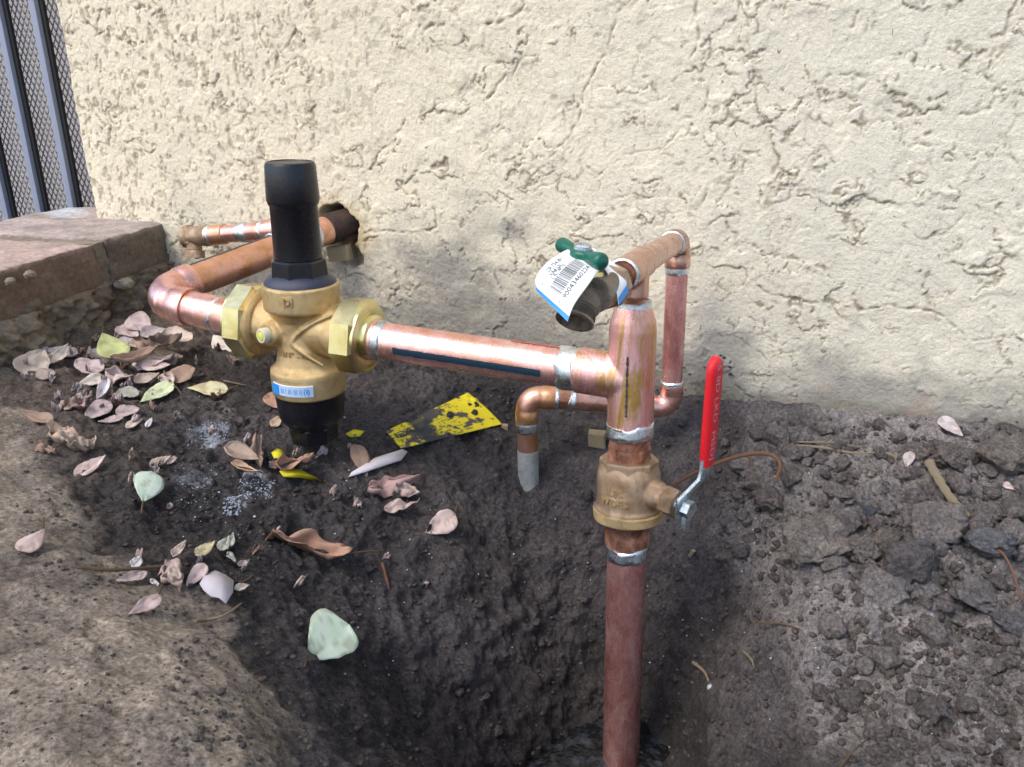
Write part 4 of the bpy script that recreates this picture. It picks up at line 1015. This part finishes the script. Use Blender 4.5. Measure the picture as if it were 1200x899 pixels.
leaf((153, 434), (205, 420), .45, 'pink', 'pale pink crumpled leaf under the rolled tan one', .4, .005, rough=1)
leaf((124, 440), (158, 446), .6, 'pink', 'pinkish brown curled leaf above the grey green one', .4, .005, rough=1)
leaf((157, 451), (187, 440), .55, 'beige', 'curled beige leaf beside the long light green leaf', .5, .005)
leaf((163, 463), (136, 461), .85, 'sage', 'grey green blunt leaf in the front of the pile', .2, .005, shape='round')
leaf((203, 450), (164, 473), .5, 'green', 'long light green leaf with a curled lobe at the pile front', .25, .008, stem=(213, 463))
leaf((130, 474), (97, 494), .55, 'mauve', 'larger mauve leaf below the grey green one', .2, .004)
leaf((145, 490), (115, 495), .45, 'mauve', 'slim mauve leaf lowest in the front of the pile', .2, .003)
leaf((136, 486), (163, 479), .7, 'mauve', 'short mauve leaf right under the grey green one', .2, .004, shape='round')
leaf((84, 478), (100, 471), .9, 'red', 'small reddish curled leaf apart left of the pile', .5, .004, rough=1)
leaf((76, 481), (84, 476), .7, 'beige', 'tiny beige scrap of leaf beside the reddish curled one', .3, .003)
leaf((62, 496), (26, 483), .5, 'brown', 'tan brown oval leaf alone at the far left on the path edge', .35, .004)
leaf((148, 502), (167, 491), .5, 'beige', 'small beige leaf between pile and the white powder', .2, .003)
leaf((172, 500), (178, 490), .5, 'white', 'tiny white leaf scrap right of the small beige one', .2, .003)
leaf((204, 449), (226, 430), .85, 'brown', 'brownish pink blunt leaf above the cream yellow one', .3, .007, shape='round')
leaf((268, 458), (220, 455), .5, 'cream', 'cream yellow leaf with stalk, alone right of the pile', .15, .005, stem=(279, 452))
leaf((276, 414), (250, 393), .8, 'pale', 'pale leaf half under the left brass union nut', .2, .006)
leaf((190, 392), (226, 399), .85, 'beige', 'big pale beige leaf under the copper bend', .4, .022, shape='round')
leaf((165, 396), (196, 388), .8, 'grey', 'whitish grey leaf leaning under the copper bend', .5, .020)
leaf((152, 372), (178, 388), .9, 'mauve', 'mauve leaf tucked close to the copper bend', .3, .020)
leaf((138, 384), (163, 396), .7, 'mauve', 'dusty mauve leaf between ledge and copper bend', .3, .014)
leaf((172, 408), (212, 400), .45, 'dark', 'dark brown rolled leaf under the big pale one', .8, .016, rough=1)
leaf((150, 400), (178, 412), .8, 'brown', 'dull brown leaf behind the yellow green one', .3, .010, rough=1)
leaf((183, 414), (214, 419), .5, 'tan', 'flat tan leaf right of the rolled dark one', .2, .010)
leaf((165, 430), (200, 428), .6, 'pink', 'pale rose leaf behind the light green one', .3, .009)
leaf((138, 398), (160, 408), .8, 'grey', 'dusty grey leaf deep in the back of the pile', .3, .010)
leaf((193, 438), (203, 452), .8, 'pink', 'small pink leaf at the stalk of the light green one', .3, .008)
leaf((60, 508), (98, 522), .6, 'tan', 'crumpled tan leaf cluster left of the single pink leaf', .5, .006, rough=1.5)
leaf((104, 526), (72, 518), .6, 'beige', 'crumpled beige leaf overlapping the tan one', .5, .009, rough=1.5)
leaf((112, 515), (96, 527), .6, 'beige', 'small wrinkled beige leaf at the right of the crumpled ones', .4, .006, rough=1)
leaf((40, 522), (66, 532), .3, 'brown', 'thin brown shred beside the crumpled tan leaf', .4, .004, rough=1)
leaf((88, 560), (124, 536), .45, 'pink', 'single smooth pink leaf below the crumpled ones', .2, .004)
leaf((168, 588), (178, 552), .85, 'mint', 'pale mint leaf with its stalk pointing down the slope', .15, .009, stem=(166, 601), shape='heart')
leaf((176, 548), (200, 536), .5, 'beige', 'small beige leaf just above the pale mint one', .3, .003)
leaf((206, 536), (196, 545), .5, 'pink', 'tiny pink leaf above the pale mint one', .3, .003)
leaf((52, 620), (24, 645), .72, 'pink', 'pinkish leaf alone on the path at far left', .2, .004, stem=(51, 607), shape='heart')
leaf((362, 776), (408, 735), .95, 'mint', 'large pale mint leaf on the dark slope', .1, .014, shape='heart', stem=(357, 781))
leaf((408, 650), (312, 632), .36, 'rust', 'large crumpled rust brown leaf in the middle of the slope', .5, .008, stem=(447, 646), rough=1.6)
leaf((533, 603), (498, 625), .6, 'pink', 'pale pink leaf with thin stalk right of the rust brown one', .15, .005, stem=(536, 592))
leaf((462, 570), (490, 580), .6, 'pink', 'pinkish leaf, upper of two crumpled ones in the middle', .4, .006, rough=1)
leaf((450, 597), (490, 590), .4, 'pink', 'pinkish leaf, lower of two crumpled ones in the middle', .4, .006, rough=1)
leaf((262, 525), (304, 540), .62, 'tan', 'tan leaf with orange rim beside the white powder', .4, .012)
leaf((270, 545), (302, 556), .42, 'orange', 'curled yellowish leaf below the tan one by the powder', .6, .009, stem=(318, 558))
leaf((299, 515), (306, 548), .35, 'brown', 'upright brown curled leaf right of the tan one', .7, .010, rough=1)
leaf((322, 549), (366, 537), .4, 'rust', 'red brown curled leaf over the yellow card scrap', .6, .009, stem=(373, 533), rough=1)
leaf((316, 548), (330, 540), .7, 'brown', 'small brown leaf left of the red brown curled one', .4, .006)
leaf((318, 500), (330, 488), .7, 'tan', 'small tan leaf behind the black regulator bowl', .3, .004)
leaf((314, 462), (328, 480), .7, 'rust', 'reddish leaf half hidden behind the regulator body', .3, .006)
leaf((172, 672), (136, 682), .5, 'mauve', 'mauve speckled leaf under the long thin twig', .3, .005)
leaf((187, 700), (150, 722), .45, 'mauve', 'mauve leaf with upward stalk below the twig', .3, .004, stem=(190, 686))
leaf((192, 664), (212, 688), .7, 'pink', 'pinkish torn leaf in the middle of the small heap', .4, .006, rough=1)
leaf((199, 668), (213, 678), .8, 'beige', 'small beige leaf on top of the pinkish torn one', .4, .009)
leaf((240, 662), (218, 689), .5, 'mauve', 'pale lilac leaf left of the white paper scrap', .3, .005)
leaf((203, 656), (218, 637), .5, 'beige', 'thin beige curled leaf pointing up above the twig', .6, .005)
leaf((229, 652), (251, 636), .45, 'cream', 'narrow cream leaf above the white paper scrap', .3, .006)
leaf((258, 647), (268, 629), .55, 'sage', 'narrow pale green leaf, left of two upright ones', .3, .005)
leaf((269, 641), (273, 625), .45, 'sage', 'narrow pale green leaf, right of two upright ones', .3, .005)
leaf((266, 648), (276, 659), .5, 'sage', 'small sage leaf below the two upright ones', .3, .005)
leaf((280, 664), (287, 658), .8, 'beige', 'tiny beige leaf at the right end of the small heap', .3, .004)
leaf((274, 692), (292, 686), .5, 'pale', 'small pale leaf right of the white paper scrap', .4, .004, stem=(294, 677))
leaf((154, 664), (165, 654), .8, 'white', 'tiny whitish leaf standing above the thin twig', .3, .004, shape='round')
leaf((176, 680), (186, 686), .6, 'white', 'tiny whitish leaf under the thin twig', .3, .004)
leaf((1103, 489), (1128, 512), .6, 'grey', 'grey leaf leaning at the foot of the wall on the right', .2, .006)
leaf((1066, 530), (1062, 548), .6, 'grey', 'greyish dry leaf among the soil lumps right of the lever', .3, .006)
leaf((1176, 566), (1188, 574), .7, 'mauve', 'small mauve leaf among the lumps at far right', .2, .004)
leaf((1168, 622), (1188, 628), .5, 'grey', 'small grey leaf beside the thin root at far right', .2, .004)
leaf((415, 522), (430, 560), .45, 'brown', 'dark dull leaf flattened into the soil left of the pale strip', .1, .001)
leaf((430, 576), (492, 560), .35, 'red', 'dark reddish leaf flattened under the pale strip', .15, .002, rough=1)
random.seed(21)
for k in range(70):   # small scraps of dead leaf scattered in and around the pile
    px = random.gauss(140, 55) if k < 48 else random.uniform(150, 560); py = random.gauss(432, 36) if k < 48 else random.uniform(480, 690)
    if py < 385 or px < 25: continue
    a = random.random()*6.3; l_ = random.uniform(6, 16)
    leaf((px, py), (px+l_*math.cos(a), py+l_*.6*math.sin(a)), random.uniform(.4, .8), random.choice(['mauve', 'pink', 'beige', 'tan', 'brown', 'grey']), 'small scrap of dead leaf on the dark soil', .4, .003, group='small scraps of dead leaf', rough=1)

def stick(pts, r, mat, name, label, cat, lift=.003, extra=.002, group=None, taper=.6, jit=0.):
    P = [ground_at(x, y, lift+extra) for x, y in pts]; P = catmull(P, 6); n = len(P)
    rad = [r*(1-(1-taper)*i/(n-1))*(1+.15*math.sin(i*2.1)) for i in range(n)]
    return tag(mk(name, *tube(P, rad, 8), M[mat], None, smooth=180, origin=P[0]), label, cat, group)
stick([(92, 664), (130, 668), (175, 665), (215, 661)], .0014, 'twig', 'twig', 'long thin brown twig lying over the small heap of leaves', 'twig', .005)
stick([(228, 728), (245, 726), (265, 720), (283, 707)], .0014, 'twigpale', 'twig', 'short whitish twig under the white paper scrap', 'twig', .003, taper=.5)
stick([(1088, 541), (1100, 562), (1113, 582), (1134, 606)], .0042, 'twigpale', 'twig', 'thick pale broken stick among the soil lumps', 'stick', .013, taper=.8)
stick([(1138, 618), (1150, 634), (1172, 646), (1184, 664), (1198, 704)], .0013, 'root', 'root', 'thin red brown root hanging at the far right edge', 'root', .010)
stick([(915, 522), (960, 524), (1000, 531), (1032, 530)], .0016, 'twigpale', 'twig', 'long greyish twig lying along the wall foot', 'twig', .004)
stick([(1032, 530), (1048, 535), (1062, 550)], .0016, 'twigpale', 'twig', 'greyish twig ending at a dry leaf right of the long one', 'twig', .005)
stick([(935, 440+78), (975, 519), (1010, 524)], .0009, 'twigpale', 'twig', 'hair thin twig above the long greyish twig', 'twig', .003)
P = catmull([at(770, 585, -.22), at(800, 562, -.20), at(845, 541, -.17), at(880, 532, -.15), at(903, 533, -.145), at(914, 545, -.15), at(908, 566, -.16)], 7)
tag(mk('root', *tube(P, [.0012+.0008*math.sin(i/len(P)*3.1) for i in range(len(P))], 8), M['root'], None, smooth=180, origin=P[-1]), 'wiry red brown root looping out of the soil behind the lever', 'root')
stick([(876, 535), (884, 552)], .003, 'twig', 'twig', 'short stub of twig under the looping root', 'twig', .004)
stick([(812, 776), (826, 788), (832, 803)], .0017, 'twigpale', 'root', 'short root with a whitish end in the right side of the pit', 'root', .002)
stick([(868, 760), (880, 772), (884, 783)], .0012, 'twigpale', 'root', 'short forked root right of the pit', 'root', .003)
stick([(890, 730), (915, 731), (937, 737)], .0010, 'twig', 'root', 'thin curved root on the soil right of the pit', 'root', .003)
stick([(985, 899), (1000, 880), (1018, 865)], .0008, 'twig', 'root', 'hair thin root near the bottom right', 'root', .003)
stick([(262, 446), (290, 452)], .0010, 'twigpale', 'twig', 'short straw behind the cream yellow leaf', 'twig', .003)
stick([(448, 660), (456, 690)], .0013, 'root', 'root', 'short dark reddish root at the stalk of the rust brown leaf', 'root', .002)
V0, F0 = ico(2); c = ground_at(833, 806, .001); mk_ = mk('pebble', V0*np.array([.0035, .003, .003])+c, F0, M['powder'], None, smooth=60, origin=c); tag(mk_, 'tiny white pebble at the tip of the root in the pit', 'pebble')

def flat(poly, mat, name, label, cat, lift=.002, th=.0006, bend=.002, colors=None, n=1):
    P = [ground_at(x, y, lift) for x, y in poly]; c = np.mean(P, 0); nn = gnormal(c, .02)
    # least squares plane through the corners, then a gentle bend
    Q = [p-nn*np.dot(p-c, nn)*.6 for p in P]
    V = [c+nn*bend]+Q; Fc = [(0, 1+i, 1+(i+1) % len(Q)) for i in range(len(Q))]
    o = mk(name, V, Fc, M[mat], None, smooth=60, origin=c); sm = o.modifiers.new('t', 'SOLIDIFY'); sm.thickness = th; return tag(o, label, cat)
flat([(234, 684), (240, 674), (253, 667), (264, 672), (273, 682), (272, 696), (264, 709), (256, 702), (247, 699), (238, 693)], 'paper', 'paper_scrap', 'bright white torn scrap of paper in the small heap of leaves', 'paper', .006)
flat([(408, 559), (412, 552), (440, 538), (470, 529), (476, 533), (470, 540), (440, 550)], 'paper', 'paper_strip', 'narrow dirty white strip left below the yellow card', 'strip', .004, .002)
flat([(327, 553), (335, 549), (352, 551), (366, 558), (384, 564), (350, 561), (332, 559)], 'yellowpaper', 'card_scrap', 'bright yellow wedge of card under a curled leaf', 'card', .006)
flat([(318, 531), (325, 526), (333, 529), (331, 537), (321, 537)], 'yellowpaper', 'card_scrap', 'small yellow scrap left of the black bowl foot', 'card', .006)
flat([(405, 509), (415, 504), (427, 505), (422, 511), (410, 513)], 'yellowpaper', 'card_scrap', 'small yellow flake right of the black bowl', 'card', .002)
flat([(362, 518), (368, 517), (371, 523), (364, 523)], 'yellowpaper', 'card_scrap', 'tiny yellow flake right under the black bowl', 'card', .002)
# half buried yellow card with flaked print
cA, cB, cC_, cD = [ground_at(*p, .002) for p in ((452, 506), (548, 461), (588, 498), (470, 527))]
nn = gnormal((cA+cB+cC_+cD)/4, .03); NU, NV = 90, 50; V = []; cl = []; Fc = []
for i in range(NU+1):
    for j in range(NV+1):
        u = i/NU; v = j/NV; p = (cA*(1-u)+cB*u)*(1-v)+(cD*(1-u)+cC_*u)*v
        p = p+nrm(nn)*(.0015+.006*math.sin(u*2.4)*math.sin(v*3.1)*.5); p[2] = max(p[2], H(p[0], p[1])+.0012)
        V.append(p); cl.append((u, v))
cl = np.array(cl); U_, V_ = cl[:, 0], cl[:, 1]
f = fbm(U_*7, V_*4, 3, 5, .65); keep = sst(-.02, .04, f+.75*(U_-.40)-.15*(V_-.5)*(U_ < .75)-.02); keep = np.maximum(keep, sst(.0, .05, f+.10)*((U_ < .24)))
keep = keep*(1-sst(.20, .25, U_)*(1-sst(.36, .42, U_))*.93); keep = np.maximum(keep*1., 0)
spk = sst(.18, .24, fbm(U_*45, V_*25, 5, 3, .6)); keep = keep*(1-.75*spk*(U_ < .75))
darkp = (sst(.2, .24, U_)*(1-sst(.40, .45, U_)))*sst(.1, .3, V_)
tc = np.array([.80, .66, .015])*keep[:, None]+(1-keep[:, None])*(np.array([.085, .072, .065])*(1-darkp[:, None])+np.array([.03, .035, .038])*darkp[:, None])
for i in range(NU):
    for j in range(NV): k = i*(NV+1)+j; Fc.append((k, k+1, k+NV+2, k+NV+1))
def card_mat():
    m, nt, b = new_mat('flaked_yellow_card'); a = nt.nodes.new('ShaderNodeAttribute'); a.attribute_name = 'tint'
    nt.links.new(a.outputs['Color'], b.inputs['Base Color']); b.inputs['Roughness'].default_value = .5; bump(nt, b, noise(nt, 300, 4), .0008, .7); return m
yc = mk('warning_card', V, np.array(Fc), card_mat(), None, smooth=180, colors=tc.clip(0, 1), origin=(cA+cC_)/2); sm = yc.modifiers.new('t', 'SOLIDIFY'); sm.thickness = .0008
tag(yc, 'half buried yellow card with flaking print reading SEAL on the dark soil', 'card')
def ctext(txt, size, uc, vc):
    V0, F0 = text_geo(txt, size); out = []
    for p in V0:
        u = uc+p[0]*.55; v = vc-p[1]; q = (cA*(1-u)+cB*u)*(1-v)+(cD*(1-u)+cC_*u)*v; q = q+nrm(nn)*(.0015+.003*math.sin(u*2.4)*math.sin(v*3.1)); q[2] = max(q[2], H(q[0], q[1])+.0012); out.append(q+nrm(nn)*.0012)
    return out, F0
mk('print', *ctext('SEAL', .34, .13, .42), M['ink'], yc, smooth=None)
mk('print', *ctext('THIS', .2, .13, .70), M['ink'], yc, smooth=None)

# wood chips
def chip(px, py, Y, s, ax, label, lift=0):
    c = at(px, py, Y) if Y is not None else ground_at(px, py, lift); V, Fc = box(c, s, ax, .0008); V = V+np.stack([fbm(V[:, 0]*200, V[:, 1]*200+V[:, 2]*99, k, 2)*.002 for k in (1, 2, 3)], 1)
    return tag(mk('wood_chip', V, Fc, M['wood'], None, smooth=25, origin=c), label, 'wood chip')
chip(398, 297, -.012, (.028, .012, .018), ((1, .2, .15), (-.2, 1, 0), (-.1, 0, 1)), 'pale wood block wedged in the wall hole under the rusty sleeve')
chip(700, 514, None, (.020, .012, .018), ((1, .1, 0), (0, 1, .2), (0, -.2, 1)), 'square pale wood chip behind the main copper tee', .006)
chip(811, 649, None, (.004, .004, .012), ((1, .1, 0), (0, 1, .2), (.4, -.2, 1)), 'tiny bluish white sliver standing right of the riser', .003)
chip(592, 500, None, (.008, .004, .006), ((1, .1, 0), (0, 1, .2), (0, -.2, 1)), 'small brown wood chip at the right corner of the yellow card', .002)

# soil clods
def clod(px, py, rpx, squash, label, group=None, tone=1., col=None, seed=0):
    c = ground_at(px, py, .0); dist = np.linalg.norm(c-CAM); r = rpx*dist/FPX
    V0, F0 = ico(4 if rpx > 14 else 3)
    n1 = fbm(V0[:, 0]*1.4+seed*3.1+V0[:, 2], V0[:, 1]*1.4+seed+V0[:, 2]*1.3, seed, 4, .6); n2 = fbm(V0[:, 0]*6+seed-V0[:, 2]*5, V0[:, 1]*6+V0[:, 2]*4, seed+3, 4, .65)
    a, b2, _ = worley(V0[:, 0]*2.2+seed+V0[:, 2]*1.7, V0[:, 1]*2.2-V0[:, 2]*1.3, seed)
    k = 1+.55*n1+.26*n2+.22*(.5-a); ang = random.random()*6.3
    rs = np.random.default_rng(seed+900)
    Vk = V0*k[:, None]
    for _ in range(7):
        dd_ = nrm(rs.normal(size=3)); ex_ = (Vk@dd_)-rs.uniform(.6, .98); Vk = Vk-np.outer(np.maximum(0, ex_)*.85, dd_)
    Vv = Vk*(1+.10*n2[:, None])*1.12*np.array([1.08, .95, squash]); ca_, sa_ = math.cos(ang), math.sin(ang); Vv = Vv@np.array([[ca_, sa_, 0], [-sa_, ca_, 0], [0, 0, 1]])
    Vv = Vv*r*.92+c+np.array([0, 0, r*squash*.35])
    base_c = np.array(col if col is not None else (.125, .108, .098))*tone*1.5*np.array([.95, 1., 1.06]); tcol = base_c*(1+.45*n2[:, None]+.2*n1[:, None])
    o = mk('soil_clod', Vv, F0, M['clod'], None, smooth=180, colors=tcol.clip(.01, .6), origin=c)
    return tag(o, label, 'soil clod', group)
random.seed(5)
BIG = [(1091, 619, 24, .8, 'large rounded grey clod with a dark pit, right of the fallen stick', (.14, .122, .11)), (1173, 541, 24, .75, 'large flat sided brownish clod near the wall at far right', (.135, .115, .10)),
 (1113, 537, 21, .6, 'broad brown clod above the top of the fallen stick', (.12, .10, .09)), (1073, 536, 13, .9, 'upright brownish clod left of the fallen stick', (.13, .108, .095)),
 (1122, 572, 13, .9, 'medium brown clod touching the fallen stick', (.13, .108, .1)), (1017, 554, 9, .9, 'small beige clod left of the dry grey leaf', (.2, .175, .15)),
 (1158, 642, 23, .6, 'smooth bluish grey clod under the thin red root', (.10, .10, .105)), (1040, 598, 10, .8, 'small round grey clod above the big rounded one', (.12, .105, .1)),
 (1016, 604, 10, .8, 'dark blue grey clod left of the small round grey one', (.05, .055, .065)), (1034, 634, 17, .5, 'long low brown clod left of the big rounded one', (.13, .108, .09)),
 (1010, 650, 15, 1., 'tall brown clod beside the long low one', (.135, .118, .105)), (1066, 668, 25, .8, 'large dark crumbly clod below the big rounded one', (.09, .08, .078)),
 (1082, 696, 17, .8, 'grey clod with a flat face below the dark crumbly one', (.14, .127, .12)), (1102, 645, 9, .9, 'small grey clod, left of a pair under the big rounded one', (.12, .108, .105)),
 (1119, 647, 8, .9, 'small grey clod, right of a pair under the big rounded one', (.12, .108, .105)), (1079, 644, 11, .7, 'flattish blue grey clod under the big rounded one', (.09, .088, .092)),
 (1152, 608, 18, .7, 'wide brown clod behind the thin root', (.125, .108, .1)), (1188, 733, 20, .7, 'dark wedge shaped clod at the right edge', (.085, .08, .08)),
 (955, 640, 34, .7, 'largest pale crumbling clod in front of the lever side', (.165, .145, .128)), (902, 588, 17, .8, 'brown clod just below the looping root', (.125, .104, .09)),
 (1146, 702, 22, .7, 'crumbly grey clod low at the right', (.13, .118, .112)), (1036, 700, 26, .7, 'pale crumbly clod below the tall brown one', (.165, .148, .135)),
 (925, 560, 14, .8, 'brown clod at the tip of the looping root', (.11, .095, .085)), (1190, 600, 14, .8, 'brown clod cut by the right edge of view', (.12, .104, .095)), (1075, 585, 12, .7, 'grey clod left of the fallen stick middle', (.12, .105, .1))]
for i, (px, py, r, sq, lb_, cc_) in enumerate(BIG): clod(px, py, r, sq, lb_, None, 1., cc_, i+1)
for k in range(230):
    px = random.uniform(840, 1200); py = random.uniform(500, 899); 
    if px < 960 and py > 660+ (960-px)*.1: continue
    clod(px, py, random.choice([4, 5, 5, 6, 7, 8, 10, 14]), random.uniform(.6, .95), 'small loose soil clod in the dug heap at the right', 'small loose soil clods in the right heap', random.uniform(.7, 1.25), None, 40+k)
for k in range(70):
    px = random.uniform(230, 900); py = random.uniform(420, 860)
    clod(px, py, random.choice([3, 4, 4, 5, 6]), random.uniform(.5, .9), 'small dark soil clod on the damp slope', 'small dark soil clods on the damp slope', random.uniform(.45, .7), None, 240+k)

# crumbs and white grit: nobody could count them
def crumbs(name, mat, spec, sub=1, kind='stuff', seed=1):
    V0, F0 = ico(sub); rg = np.random.default_rng(seed); VV = []; FF = []; n0 = 0
    for (N, x0, x1, y0, y1, r0, r1_) in spec:
        for k in range(N):
            p = ground_at(rg.uniform(x0, x1), rg.uniform(y0, y1)); r = (r0+(r1_-r0)*rg.random()**2.5)
            q = V0*(1+.35*(rg.random((len(V0), 1))-.5))*np.array([1, 1, .7])*r+p+np.array([0, 0, r*.3]); VV.append(q); FF.append(F0+n0); n0 += len(V0)
    return tag(mk(name, np.vstack(VV), np.vstack(FF), M[mat], None, smooth=None, origin=(0, 0, 0)), kind=kind)
c_ = crumbs('soil_crumbs', 'crumb', [(2600, 840, 1200, 490, 899, .0005, .004), (2000, 200, 860, 410, 899, .0007, .0026), (500, 20, 330, 400, 700, .0007, .0022), (260, 0, 330, 650, 899, .0005, .0014)], 1, seed=2)
tag(c_, 'loose crumbs of dark soil strewn over the dug ground', 'soil')
c_ = crumbs('white_grit', 'powder', [(260, 380, 900, 430, 800, .0004, .0011), (170, 900, 1200, 500, 860, .0004, .0013), (90, 210, 420, 440, 640, .0004, .0014), (40, 560, 800, 640, 899, .0004, .001)], 1, seed=3)
tag(c_, 'tiny white specks of grit scattered over the dark soil', 'grit')
c_ = crumbs('white_powder', 'powderblue', [(260, 236, 268, 495, 518, .0003, .0010), (200, 262, 282, 582, 604, .0003, .0012), (220, 278, 322, 562, 585, .0003, .0012), (90, 205, 250, 545, 590, .0003, .0009), (50, 218, 240, 500, 530, .0003, .0009)], 1, seed=4)
tag(c_, 'bluish white powder spilled in a trail left of the black bowl', 'powder')
print('tris', sum(len(m.polygons) for m in bpy.data.meshes))
